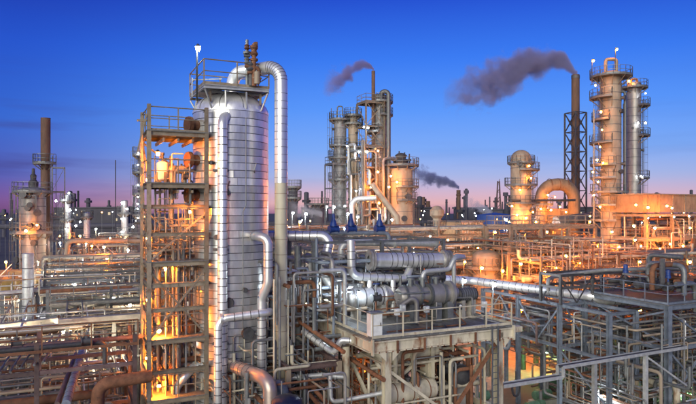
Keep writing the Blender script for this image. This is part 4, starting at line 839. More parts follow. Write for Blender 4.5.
tower('short_left_tower', 'short pale tower between the slim lit towers at left', 87, 100, .5, 212, m='galv_light', nozz=1, plats=[(12.5, 0, 360, .5)]); tower('far_lamp_tower', 'slim column with three white lamps left of the access frame', 124.5, 90, .48, 200, m='silver_worn', dome=.3, plats=[(13.2, 0, 360, .6), (10, 0, 360, .6)], nozz=2)
for px, y in ((122, 203), (127, 209), (122, 219), (122, 232), (133, 227)): lamp(at(px, y, 88.6), 'lamp_white_tower', 'white lamp on the slim column left of access frame', r=.2, arm=V * .9, group='white lamps on the slim column')
TL = tower('lamp_lined_tower', 'dark slim tower lined with white lamps close behind the access frame', 140.5, 85, .42, 150, m='far_grey', plats=[(z_, 90, 300, .7) for z_ in (10, 13, 16, 19, 21.5)], lad=[(180, 3, 21)], nozz=0)
for y in (153, 165, 185, 197, 204, 209, 218): lamp(at(137.8, y, 83.8), 'lamp_white_tower', 'white lamp on the dark slim tower behind the access frame', r=.17, arm=V * .8, group='lamps lining the dark slim tower')
pipe('thin tall mast left of the access frame', [at(115.5, 160, 140), at(115.5, 208 + 60, 140)], .12, 'far_grey', n=6, name='mast', cat='mast')

# broad pale members that run through the left middle ground
pipe('long ochre pipe crossing high behind the left racks', [at(66, 262, 58), at(68, 241, 58), at(150, 241, 62)], .22, 'tan_vessel', n=14, bend=.5, flanges=((1, .3), (1, .7)))
lamp(at(104, 247, 58), 'lamp_orange_far', 'orange lamp under the long ochre pipe', r=.18, arm=V * .8)
for i, (a, b, y0, y1, D, l) in enumerate(((58, 145, 322, 315, 33.5, 'broad pale concrete beam behind the red rack'), (-4, 57, 327, 320, 34.5, 'broad pale concrete beam at the left edge'), (60, 148, 290, 286, 45, 'pale cable trough between the left racks'), (-4, 60, 293, 291, 44, 'thin pale cable trough at the left edge'))):
    p, q = at(a, y0, D), at(b, y1, D * 1.06); q.z = p.z; t = thing('long_beam' if i < 2 else 'cable_trough', l, 'beam' if i < 2 else 'cable trough', p)
    MB().bar(p, q, .5, .34 if i < 2 else .2).build('beam' if i < 2 else 'trough', 'concrete' if i < 2 else 'galv_light', t)
    for s_ in (.1, .37, .63, .9): c = p.lerp(q, s_); MB().bar(c - Z * .18, Vector((c.x, c.y, 0)), .22).build('post', 'galv', t)
for i in range(5): valve('rusty hand valve on the red rack pipes', G(-22 + i * 2.7, 5.2 + (i % 2) * .7, 8.25), U, .13, ('rust', 'red_steel')[i % 2], kind='wheel', h=.6, group='hand valves on the red rack')

# ------------------------------------------------------------------ orange-lit pipe racks on the right, middle distance
rack('lit orange behind blue posts, near row', 29, 21, 'u', 26, 4.5, [4.6, 6.7, 8.8], 5, 'steel_tan', rr=(.07, .26), pm=('tan_vessel', 'rust', 'cream', 'grey_pipe'), seed=8)
rack('lit orange behind blue posts, far row', 18, 31, 'u', 24, 5, [5, 7.4, 9.8, 11.6], 6, 'steel_tan', rr=(.07, .28), pm=('tan_vessel', 'rust', 'cream', 'grey_pipe'), seed=9)
rack('crossing behind the tall right tower', 44, 16, 'v', 34, 5, [4.2, 6.6], 6, 'steel_tan', rr=(.07, .28), pm=('tan_vessel', 'rust', 'cream', 'silver_worn'), seed=10)
frame('orange_process_frame', 'many-decked tan process frame glowing orange below the furnace', 26, 26.5, [4, 8, 12, 16], [0, 4], [4, 7, 9.8, 12], 'steel_tan', .32, .28, decks=(4, 7, 9.8), rail=(7.05, 9.85, 12.05), brace=[('u', 0, 0, 4, 7, 'x'), ('u', 0, 1, 7, 9.7, '/'), ('u', 0, 2, 4, 7, '\\'), ('u', 0, 2, 0, 4, 'x')])
tangle('inside the orange process frame', (30, 42, 26, 31, .5, 12.2), 80, (.06, .22), ('tan_vessel', 'rust', 'cream', 'grey_pipe', 'silver_worn'), 71, (2, 4), vert=.5)
tangle('in the orange-lit yard', (29, 48, 12, 21, .3, 7.5), 60, (.06, .2), ('tan_vessel', 'rust', 'cream', 'grey_pipe'), 72, (2, 4))
for i in range(8):
    rg_ = random.Random(500 + i); u_ = 30.6 + i * 1.45; (drum if i % 2 else vdrum)('tan drum on a deck of the orange process frame', G(u_, 28.2, (4.9, 7.9)[i // 2 % 2] + .05 if i % 2 else (4.06, 7.06)[i // 2 % 2]), *((U, 2.2, .55) if i % 2 else (.5, 1.5)), m='tan_vessel' if i % 3 else 'cream', group='drums on the orange process frame', **({'z0': (4.06, 7.06)[i // 2 % 2]} if i % 2 else {}))
OL = [(465, 262, 62), (482, 268, 60), (503, 271, 60), (521, 264, 58), (545, 306, 55), (522, 309, 54), (619, 247, 66), (600, 243, 64), (547, 232, 72), (561, 247, 66), (580, 262, 62), (536, 254, 70), (597, 282, 58), (572, 290, 56), (640, 262, 58), (505, 245, 72), (628, 279, 52), (690, 262, 55), (655, 268, 54), (478, 248, 74), (556, 268, 60), (512, 285, 56), (590, 222, 80), (520, 238, 66), (555, 236, 72), (585, 240, 68), (612, 232, 74), (530, 248, 66), (566, 256, 62), (635, 240, 70), (545, 272, 58)]
for px, y, D in OL: lamp(at(px, y, D), 'lamp_orange_far', 'orange sodium lamp among the racks behind the blue posts', r=.2, pole=1.3, group='orange lamps among the right racks')
for px, y, D, w_ in ((464.5, 281, 41, 'left one'), (495, 284.5, 41, 'right one')): lamp(at(px, y, D), 'lamp_cool', f'bright white lamp beyond the platform end, {w_}', r=.16, pole=2.2)
bt = vdrum('broad rust-tinted tank in the racks right of the platform', G(29.2, 29.5, 0), 1.5, 8.0, 'tan_vessel', .8, name='rusty_tank', n=24, cat='tank', bands=2.0)
arc_platform(bt, G(29.2, 29.5), 1.5, 7.6, R(180), R(400), .8); ladder(bt, G(29.2, 29.5) + Vector((.9, -1.5, 0)), .2, 7.6, Vector((.5, -.85, 0)), 'steel_tan'); arc_platform(bt, G(29.2, 29.5), 1.5, 4.6, R(170), R(330), .7)
# mushroom headed vessel and the ribbed building beyond the platform
p_ = at(437, 206, 80); mv = thing('mushroom_vessel', 'mushroom-headed vessel beyond the thick banded pipe', 'vessel', Vector((p_.x, p_.y, 0)))
MB().lathe(Vector((p_.x, p_.y, 0)), [(.55, 0), (.55, 12.6), (.95, 13.0), (.95, 13.7), (.5, 14.2), (.15, 14.3), (0, 14.3)], 18).build('shell', 'tan_vessel', mv); arc_platform(mv, p_, .55, 11.2, 0, 6.283, .7)
bb = thing('ribbed_building', 'flat-roofed ribbed building beside the blue tank', 'building', at(465, 240, 100))
q_ = at(465, 221, 100); MB().box((q_.x, q_.y + 3, 5.8), (4.6, 6, 11.6), U, V).build('wall', 'furnace', bb); MB().box((q_.x, q_.y + 3, 11.75), (5.0, 6.4, .3), U, V).build('roof', 'far_grey', bb)
for i in range(9): MB().box(Vector((q_.x, q_.y + 3, 9.8)) + U * (-2.1 + i * .52) - V * 3.05, (.14, .12, 3.4), U, V).build('rib', 'steel_tan', bb)
tk = at(495, 215, 165); bt2 = thing('storage_tank', 'big blue storage tank on the horizon right of centre', 'tank', Vector((tk.x, tk.y, 0)))
MB().lathe(Vector((tk.x, tk.y, 0)), [(4.9, 0), (4.9, tk.z)], 32).build('shell', 'tank_blue', bt2); MB().lathe(Vector((tk.x, tk.y, 0)), [(4.95, tk.z - .15), (4.95, tk.z), (0, tk.z + .7)], 32).build('roof', 'tank_blue', bt2)
for i in range(3): inst(ring_mesh('tank_blue'), bt2, Matrix.Translation((tk.x, tk.y, tk.z - 2.4 * (i + 1))) @ Matrix.Diagonal((4.9, 4.9, .1, 1)))
for px, y, m, w_ in ((495, 233, 'lamp_orange_far', 'orange lamp before the blue tank'), (508, 229, 'lamp_white_far', 'white lamp right before the blue tank'), (506, 220, 'lamp_white_far', 'white lamp at the blue tank rim'), (414, 235, 'lamp_white_far', 'white lamp beyond the thick banded pipe'), (409, 226, 'lamp_white_far', 'white lamp at the foot of the broad tan vessel')): lamp(at(px, y, 96), m, w_, r=.28, pole=2)
rack('in the centre behind the platform', -3.5, 18, 'u', 15.5, 4.5, [6, 8.4, 10.6], 6, 'galv', rr=(.07, .26), pm=('galv_light', 'silver_worn', 'grey_pipe', 'tan_vessel'), seed=12)
rack('far in the centre under the central towers', -3, 40, 'u', 31, 5, [6, 9, 11.6], 7, 'steel_tan', rr=(.08, .3), pm=('galv_light', 'tan_vessel', 'grey_pipe', 'rust'), seed=13)
tangle('behind the equipment platform in the centre', (-4, 11, 20, 30, 1, 10.5), 56, (.06, .2), ('galv_light', 'silver_worn', 'grey_pipe', 'tan_vessel', 'rust'), 73, (2, 4))
frame('centre_process_frame', 'grey process frame with rails behind the S-shaped pipe', -5, 25, [0, 4, 8, 12, 16], [0, 4], [5, 8.5, 11.4], 'galv', .28, .24, decks=(5, 8.5), rail=(8.55, 11.45), brace=[('u', 0, 0, 5, 8.4, 'x'), ('u', 0, 2, 8.6, 11.2, '/')])
for px, y, D in ((293, 213, 70), (306, 214, 72), (327, 207, 80), (334, 207, 78), (348, 214, 70), (358, 217, 66), (300, 222, 60), (345, 229, 60)): lamp(at(px, y, D), 'lamp_white_far' if px != 300 else 'lamp_orange_far', 'lamp on the frames behind the blue valve bonnets', r=.2, pole=1.4, group='lamps behind the blue valve bonnets')

# ------------------------------------------------------------------ tall right towers
def zy(y, D): return H - (y - HY) / F * D
T1 = tower('right_main_tower', 'tall pale banded tower with wide top platform, tallest on the right', 611, 84, 1.35, 71, m='tan_vessel', dome=.3, bands=1.1,
           plats=[(zy(77, 84), 0, 360, 1.45), (zy(98, 84), 130, 250, 1.5), (zy(120, 84), 140, 240, 1.2), (zy(143, 84), 130, 250, 1.5), (zy(165, 84), 140, 260, 1.4), (zy(178, 84), 140, 260, 1.4), (zy(192, 84), 130, 300, 1.4), (zy(205, 84), 140, 260, 1.2), (zy(220, 84), 150, 260, 1.4)],
           lad=[(172, 13, zy(98, 84)), (195, zy(143, 84), zy(77, 84))], nozz=6, n=28)
c_ = at(611, 75, 84); c_ = Vector((c_.x, c_.y, 0)); zt_ = zy(78, 84)
for dx in (-.75, .75):
    MB().tube([c_ + Vector((dx, 0, zt_ - .2)), c_ + Vector((dx, 0, zt_ + 2.6)), c_ + Vector((0, 0, zt_ + 2.6))], .24, 10, .5).build('vapour_pipe', 'tan_vessel', T1)
pipe('slim riser pipe down the right side of the tallest right tower', [c_ + Vector((1.0, -.5, zt_ - 2)), c_ + Vector((1.75, -.5, zt_ - 2)), c_ + Vector((1.75, -.5, 2))], .2, 'galv', n=10)
pipe('slim riser pipe left of the tallest right tower', [c_ + Vector((-2.6, -.5, zy(110, 84))), c_ + Vector((-2.6, -.5, 3))], .13, 'galv', n=8)
lamp(at(593.5, 61, 83), 'lamp_orange_tower', 'orange lamp on a mast left above the tallest tower', r=.24, pole=3.2); lamp(at(617, 49.5, 83.5), 'lamp_orange_tower', 'orange lamp on a mast right above the tallest tower', r=.24, pole=4.2)
for px, y in ((595.5, 85.5), (601, 112), (602, 130), (600, 147), (597, 160), (603, 163), (593, 172), (598, 182), (594, 195), (600, 207), (590, 216), (597, 246)): lamp(at(px, y, 81.6), 'lamp_orange_tower', 'orange lamp on the walkways of the tallest right tower', r=.17, arm=V * .9, group='lamps on the tallest right tower')
T2 = tower('right_second_tower', 'slimmer tower right behind the tallest one', 634, 95, 1.05, 82, m='silver_worn', dome=.3, bands=1.3, plats=[(zy(88, 95), 0, 360, 1.0), (zy(106, 95), 280, 420, 1.3), (zy(136, 95), 280, 420, 1.3), (zy(178, 95), 280, 420, 1.2)], lad=[(-12, 13, zy(106, 95))], nozz=4)
c2 = at(634, 75, 95); MB().tube([Vector((c2.x - .5, c2.y, zy(88, 95))), Vector((c2.x - .5, c2.y, zy(79, 95))), Vector((c2.x + .5, c2.y, zy(79, 95))), Vector((c2.x + .5, c2.y, zy(88, 95)))], .2, 8, .4).build('vapour_pipe', 'rust', T2)
for px, y in ((645.5, 93.5), (645.5, 123), (638, 123), (641, 176)): lamp(at(px, y, 93), 'lamp_white_tower', 'white lamp on the slimmer right tower', r=.2, arm=V * .9, group='white lamps on the slimmer right tower')
lamp(at(629, 81, 93.4), 'lamp_orange_tower', 'orange lamp at the top of the slimmer right tower', r=.18, pole=1.0)
pipe('thin pipe between the two tall right towers', [at(624, 104, 90), at(624, 225, 90)], .18, 'galv', n=8)
# stack in a lattice frame
sk_ = at(575.5, 75, 105); S1 = thing('lattice_stack', 'tall dark smoking stack held in a square lattice frame', 'chimney', Vector((sk_.x, sk_.y, 0)))
b0 = Vector((sk_.x, sk_.y, 0)); MB().lathe(b0, [(.75, 0), (.68, sk_.z), (.6, sk_.z), (.6, sk_.z - 1)], 20).build('shell', 'brown_stack', S1)
hw = 1.25; zl = zy(113, 105)
cs = [b0 + U * (a * hw) + V * (b * hw) for a, b in ((-1, -1), (1, -1), (1, 1), (-1, 1))]
for q in cs: MB().bar(q, q + Z * zl, .22).build('leg', 'dark_steel', S1)
k_ = 9
for i in range(k_):
    za, zb = zl * i / k_, zl * (i + 1) / k_
    for j in range(4):
        a, b = cs[j], cs[(j + 1) % 4]; MB().bar(a + Z * zb, b + Z * zb, .14).build('strut', 'dark_steel', S1)
        MB().bar(a + Z * za, b + Z * zb, .12).build('brace', 'dark_steel', S1); MB().bar(a + Z * zb, b + Z * za, .12).build('brace', 'dark_steel', S1)
inst(ring_mesh('dark_steel'), S1, Matrix.Translation(b0 + Z * (sk_.z - .4)) @ Matrix.Diagonal((.7, .7, .5, 1)))
# domed vessel and the arched furnace duct
T3 = tower('domed_vessel', 'orange-lit vessel with a tall dome left of the arched duct', 521, 92, 1.55, 150, m='tan_vessel', dome=.9, bands=1.6, plats=[(zy(163, 92), 0, 360, .5), (zy(170, 92), 250, 400, 1.2), (zy(185, 92), 0, 360, .9), (zy(203, 92), 0, 360, .7)], lad=[(0, 8, zy(163, 92))], nozz=5, n=24)
c3 = at(521, 150, 92)
for px, y in ((529, 166), (531, 178), (517, 215), (512, 206), (526, 218), (520, 190), (509, 222), (533, 212)): lamp(at(px, y, 89.9), 'lamp_orange_tower', 'orange lamp on the domed vessel walkways', r=.19, arm=V * .9, group='lamps on the domed vessel')
fd = thing('arched_duct', 'great arched furnace duct glowing orange beside the lattice stack', 'duct', Vector((at(541, 200, 98).x, 98, 0)))
MB().tube([Vector((at(541, 208, 98).x, 98, 0)), at(541, 185, 98), at(574, 184, 99), Vector((at(574, 208, 99).x, 99, 0))], 1.0, 18, 2.5, 10).build('duct', 'furnace', fd)
for i in range(5): inst(ring_mesh('rust', 'rib'), fd, Matrix.Translation((at(541, 208, 98).x, 98, 7 + i * 1.6)) @ Matrix.Diagonal((1.0, 1.0, .14, 1)))
for s in (.25, .5, .75): q = at(541, 185, 98).lerp(at(574, 184, 99), s); inst(ring_mesh('rust', 'rib'), fd, orient(at(572, 187, 99) - at(542, 187, 98), q, 1.0, .14))
MB().box(at(557, 222, 100.5), (4.4, 3, 4.5), Vector((1, 0, 0)), Vector((0, 1, 0))).build('furnace_box', 'furnace', fd)
arc_platform(fd, Vector((at(541, 208, 98).x, 98, 0)), 1.0, 11.2, R(150), R(400), 1.0); arc_platform(fd, Vector((at(541, 208, 98).x, 98, 0)), 1.0, 14.6, R(150), R(400), .9)
for px, y in ((548, 195), (555, 197), (541, 209), (551, 210), (560, 207), (536, 222), (556, 222), (566, 212)): lamp(at(px, y, 95.6), 'lamp_orange_tower', 'orange lamp around the arched furnace duct', r=.18, arm=V * .9, group='lamps around the arched duct')
pipe('long thin pipe linking the domed vessel and arched duct', [at(512, 201, 90), at(575, 200, 95)], .16, 'dark_steel', n=8)
pipe('broad pale flue lying right of the arched duct', [at(556, 222, 92), at(600, 217, 95)], .9, 'galv', n=16, bands=2); 
# furnace house with a tan box duct on the right edge
fu, fv = uv(at(646, 208, 78)); fh = frame('furnace_house', 'tan furnace house with a box duct roof at the right edge', fu, fv, [0, 5, 10, 15, 20], [0, 6], [4, 7, 10, 13.2], 'steel_tan', .36, .34, decks=(4, 7, 10), rail=(10.05,), brace=[('u', 0, 0, 7, 10, 'x'), ('u', 0, 1, 7, 10, '/'), ('u', 0, 2, 7, 10, '\\'), ('u', 0, 1, 10, 13, 'v')], cat='furnace house')
MB().box(G(fu + 10, fv + 3, 14.55), (20.6, 5.6, 2.3), U, V).build('box_duct', 'furnace', fh); MB().box(G(fu + 10, fv + 3, 15.8), (21, 6.0, .2), U, V).build('roof', 'steel_tan', fh)
for i in range(9): MB().box(G(fu + .6 + i * 2.4, fv + .16, 14.55), (.12, .12, 2.3), U, V).build('stiffener', 'steel_tan', fh)
tangle('inside the furnace house', (fu, fu + 18, fv, fv + 6, 1, 13), 46, (.07, .24), ('tan_vessel', 'galv_light', 'cream', 'rust', 'galv'), 81, (2, 4))
for i in range(5): drum('pale drum on a deck of the furnace house', G(fu + 2.2 + i * 3.4, fv + 2.5, (4.8, 7.8, 10.8)[i % 3]), U, 2.4, .65, 'galv_light' if i % 2 else 'tan_vessel', z0=(4.06, 7.06, 10.06)[i % 3], group='drums in the furnace house')
for px, y in ((648, 207.5), (667, 206), (672, 208), (641, 246), (670, 244), (683, 246), (655, 228), (634, 226), (690, 228), (660, 249), (636, 205)): lamp(at(px, y, 75.2 + (px - 626) * .05), 'lamp_orange_far', 'orange lamp hung in the furnace house', r=.2, arm=V * .9, group='lamps hung in the furnace house')
for px, y in ((674, 217), (689, 216), (648, 218)): lamp(at(px, y, 78), 'lamp_white_tower', 'white lamp deep inside the furnace house', r=.16, arm=V * .9, group='white lamps in the furnace house')
# ------------------------------------------------------------------ central tower group
DA = 90
TA = tower('central_first_tower', 'blue-lit slim tower, leftmost of the central towers', 340, DA, .95, 119, m='grey_pipe', dome=.25, bands=1.3, plats=[(zy(120, DA), 0, 360, .7), (zy(158, DA), 90, 330, .8), (zy(146, DA), 90, 330, .7), (zy(180, DA), 90, 330, .8)], lad=[(190, 13, zy(120, DA))], nozz=3)
q = at(340, 119, DA); MB().tube([Vector((q.x - .4, q.y, q.z - .3)), Vector((q.x - .4, q.y, q.z + 1.9)), Vector((q.x + .4, q.y, q.z + 1.9)), Vector((q.x + .4, q.y, q.z + .4))], .09, 8, .3).build('gooseneck_vent', 'galv', TA)
MB().bar((q.x - 1.3, q.y, q.z - .5), (q.x - 1.3, q.y, q.z + 1.6), .08).build('davit', 'galv', TA)
TB = tower('central_second_tower', 'dark slim tower, second of the central towers', 353, DA, .72, 114, m='tan_vessel', dome=.2, bands=1.6, plats=[(zy(116, DA), 0, 360, .6), (zy(124, DA), 0, 360, .8), (zy(150, DA), 200, 420, .7), (zy(175, DA), 200, 420, .7)], lad=[(0, 13, zy(124, DA))], nozz=3)
fu2, fv2 = uv(at(333, 208, DA - 2)); frame('central_low_frame', 'steel frame wrapped around the feet of the two slim central towers', fu2, fv2, [0, 2, 4.2], [0, 3], [8, 11, 14, 17, 20.5], 'galv', .16, .16, decks=(14, 20.5), rail=(20.55, 14.05), brace=[('u', 0, i, a, a + 3, 'x') for a in (8, 11, 14, 17) for i in (0, 1)])
cu2, cv2 = uv(at(366, 208, DA - 3)); CFz = [8, 11, 14, 17, 20, 23, 26, 29.5]
cf = frame('central_tall_frame', 'tall steel frame around the central reactor and vent stack', cu2, cv2, [0, 3.0], [0, 3.0], CFz, 'steel_tan', .2, .2, decks=(14, 17, 20, 23, 26, 29.5), rail=(29.55, 23.05, 17.05), brace=[('u', 0, 0, a, b, 'x') for a, b in zip(CFz[:-1], CFz[1:])] + [('v', 0, 0, a, b, '/') for a, b in zip(CFz[:-1], CFz[1:])])
TC = tower('central_reactor', 'grey reactor column inside the tall central frame', 380, DA - .5, .95, 94, m='grey_pipe', dome=.3, bands=1.4, nozz=3, plats=[(zy(103, DA), 250, 420, 1.0), (zy(116, DA), 270, 420, 1.0), (zy(133, DA), 120, 260, 1.3)])
pipe('thin dark vent stack rising above the central frame', [at(373.3, 71, DA - 1.2), Vector((at(373.3, 71, DA - 1.2).x, DA - 1.2, 6))], .27, 'brown_stack', n=12, name='vent_stack', cat='chimney')
pipe('hooked vapour pipe looping over the central reactor top', [at(381, 100, DA - 2), at(381, 91.5, DA - 2), at(388.5, 91.5, DA - 2), at(388.5, 225, DA - 2)], .33, 'galv', n=12, bend=.9)
fu3 = at(401, 208, DA - 1)
TD = tower('broad_tan_vessel', 'broad tan vessel with cone top right of the central frame', 401, DA - 1, 1.75, 166, m='tan_vessel', dome=.25, cone=.9, bands=2.2, plats=[(zy(166, DA), 0, 360, .9), (zy(187, DA), 250, 420, .9), (zy(200, DA), 250, 420, .7)], lad=[(-20, 9, zy(166, DA))], nozz=4, n=26)
MB().lathe(Vector((fu3.x, fu3.y, 0)), [(.9, zy(166, DA)), (1.1, zy(161, DA)), (.7, zy(159, DA)), (.9, zy(156, DA)), (.5, zy(154, DA)), (0, zy(153.5, DA))], 14).build('top_gear', 'dark_steel', TD)
for dx, dz in ((-1.1, .4), (1.2, .8), (-.3, 1.2), (.5, 1.0)): MB().bar((fu3.x + dx, fu3.y - .4, zy(166, DA)), (fu3.x + dx, fu3.y - .4, zy(160, DA) + dz), .14).cyl((fu3.x + dx, fu3.y - .4, zy(162, DA)), (fu3.x + dx, fu3.y - .4, zy(160, DA)), .28, 8).build('mast', 'dark_steel', TD)
pipe('diagonal chute descending from the central frame to the right', [at(372, 184, DA - 5), at(397, 217, DA - 6), at(399, 232, DA - 6)], .42, 'tan_vessel', n=14, bend=1.0, name='chute')
pipe('crossing pipe elbow at the foot of the central frame', [at(352, 226, DA - 6), at(352, 199, DA - 6), at(376, 198, DA - 6)], .36, 'galv_light', n=12, bend=1.0)
tangle('clinging to the tall central frame', (cu2 - 2.5, cu2 + 4.5, cv2 - 1.2, cv2 + 3, 9, 24), 46, (.07, .2), ('galv', 'tan_vessel', 'grey_pipe', 'galv_light'), 82, (2, 4), vert=.6)
for px, y, m in ((371, 187, 'o'), (378, 151, 'o'), (378, 172, 'o'), (379, 203, 'o'), (391, 176, 'o'), (397, 182, 'o'), (389, 187, 'o'), (364, 127, 'w'), (368, 128, 'w'), (347, 146, 'w'), (359, 152, 'w'), (367, 152, 'w'), (361, 189, 'w'), (356, 191, 'w'), (392, 220, 'w'), (345, 206, 'w')):
    lamp(at(px, y, DA - 4.2), 'lamp_orange_tower' if m == 'o' else 'lamp_white_tower', ('orange' if m == 'o' else 'white') + ' lamp on the central tower group', r=.19, arm=V * .9, group=('orange' if m == 'o' else 'white') + ' lamps on the central towers')
tower('short_dark_tower', 'short dark tower with railed top beside the beige riser', 293, 95, .75, 186, m='far_grey', dome=.2, plats=[(zy(187, 95), 0, 360, .6), (zy(198, 95), 0, 360, .6)], nozz=0)
tower('squat_dark_tower', 'squat dark tower left of the central towers', 318, 110, 1.2, 203, m='far_grey', dome=.2, plats=[(zy(204, 110), 0, 360, .8)], nozz=1)
# ------------------------------------------------------------------ far skyline
rg = random.Random(77)
def far_stack(px, y, D, r, label, m='far_grey', group=None): 
    p = at(px, y, D); t = thing('distant_chimney', label, 'chimney', Vector((p.x, p.y, 0)), group); MB().lathe(Vector((p.x, p.y, 0)), [(r * 1.15, 0), (r, p.z), (r * .8, p.z), (r * .8, p.z - 1)], 10).build('shell', m, t); MB().lathe(Vector((p.x, p.y, 0)), [(r * 1.02, p.z - 2.5), (r * 1.18, p.z - 2.4), (r * 1.18, p.z - 1.9), (r * 1.02, p.z - 1.8)], 10).build('ring', m, t)
far_stack(458.5, 190, 260, .9, 'distant smoking chimney right of centre', 'brown_stack')
far_stack(423, 197, 240, .8, 'distant slim chimney right of the broad tan vessel, left one', 'brown_stack'); far_stack(428, 201, 250, .9, 'distant slim chimney right of the broad tan vessel, right one', 'brown_stack')
lm = at(498.5, 181, 300); lt = thing('lattice_mast', 'distant thin lattice mast above the blue tank', 'mast', Vector((lm.x, lm.y, 0)))
for k in range(4):
    a = R(45 + 90 * k); MB().bar(Vector((lm.x + math.cos(a) * 2.2, lm.y + math.sin(a) * 2.2, 0)), Vector((lm.x + math.cos(a) * .6, lm.y + math.sin(a) * .6, lm.z)), .3).build('leg', 'red_steel', lt)
for k in range(7):
    f = (k + .5) / 7; w_ = 2.2 + (.6 - 2.2) * f; z_ = lm.z * f; MB().bar((lm.x - w_ * .7, lm.y - w_ * .7, z_), (lm.x + w_ * .7, lm.y - w_ * .7, z_ + 3), .22).bar((lm.x - w_ * .7, lm.y - w_ * .7, z_), (lm.x + w_ * .7, lm.y - w_ * .7, z_), .22).build('strut', 'red_steel', lt)
spots = []
for a, b, k in ((0, 140, 26), (284, 335, 10), (410, 512, 34), (640, 696, 10), (335, 400, 6), (533, 600, 8)):
    for i in range(k): spots.append(rg.uniform(a, b))
for i, px in enumerate(spots):
    D = rg.uniform(180, 420); y = rg.uniform(197, 211) if rg.random() < .8 else rg.uniform(188, 198); kind = rg.random(); r = rg.uniform(.45, 1.2) * D / 300
    where_ = 'left' if px < 150 else ('centre' if px < 420 else 'right')
    if kind < .45:
        p = at(px, y, D); t = thing('distant_tower', f'small dark tower on the far {where_} skyline', 'tower', Vector((p.x, p.y, 0)), f'far {where_} skyline towers'); c = Vector((p.x, p.y, 0))
        MB().lathe(c, [(r, 0), (r, p.z - r * .5), (r * .7, p.z - r * .15), (0, p.z)], 10).build('shell', 'far_grey', t); z_ = p.z * rg.uniform(.75, .95); MB().lathe(c, [(r, z_), (r * 1.8, z_), (r * 1.8, z_ + 1.2), (r, z_ + 1.2)], 10).build('platform', 'far_grey', t)
    elif kind < .86: far_stack(px, y - 2, D, r * .5, f'small thin chimney on the far {where_} skyline', group=f'far {where_} skyline chimneys')
    else:
        p = at(px, max(y, 208), D); t = thing('distant_plant_block', f'low dark plant building on the far {where_} skyline', 'building', Vector((p.x, p.y, 0)), f'far {where_} skyline buildings'); w_ = rg.uniform(5, 14)
        MB().box((p.x, p.y, p.z / 2), (w_, 8, p.z)).build('wall', 'far_grey', t); MB().box((p.x, p.y, p.z + .2), (w_ + .8, 8.8, .4)).build('roof', 'far_grey', t)
        for j in range(rg.randint(2, 5)): MB().box((p.x - w_ * .4 + j * w_ * .19, p.y - 4.05, p.z * rg.choice([.6, .75, .88])), (w_ * .06, .1, .8)).build('window', 'lamp_house', t)
for i in range(120):
    px = rg.choice([rg.uniform(0, 145), rg.uniform(285, 335), rg.uniform(405, 515), rg.uniform(640, 696)]); D = rg.uniform(110, 330); y = rg.uniform(208, 226); where_ = 'left' if px < 150 else ('centre' if px < 405 else 'right'); col_ = rg.random()
    lamp(at(px, y, D), 'lamp_white_sky' if col_ < .5 else 'lamp_orange_sky', ('white' if col_ < .5 else 'orange') + f' lamp in the far {where_} plant', r=.0013 * D * rg.uniform(.7, 1.2), pole=at(px, y, D).z, group=('white' if col_ < .5 else 'orange') + f' lamps in the far {where_} plant', name='lamp_post')
for k, (x0, x1, D) in enumerate(((-150, -40, 150), (-40, 60, 190), (10, 140, 230), (-260, -90, 260), (40, 130, 140))):
    pts_ = [Vector((x0, D, 9)), Vector((x1, D + 25, 9))]
    pipe(('far rack pipe on the left horizon', 'far rack pipe behind the central towers', 'far rack pipe on the right horizon', 'farthest rack pipe on the left horizon', 'far rack pipe behind the furnace house')[k], pts_, .7, 'far_grey', n=8)

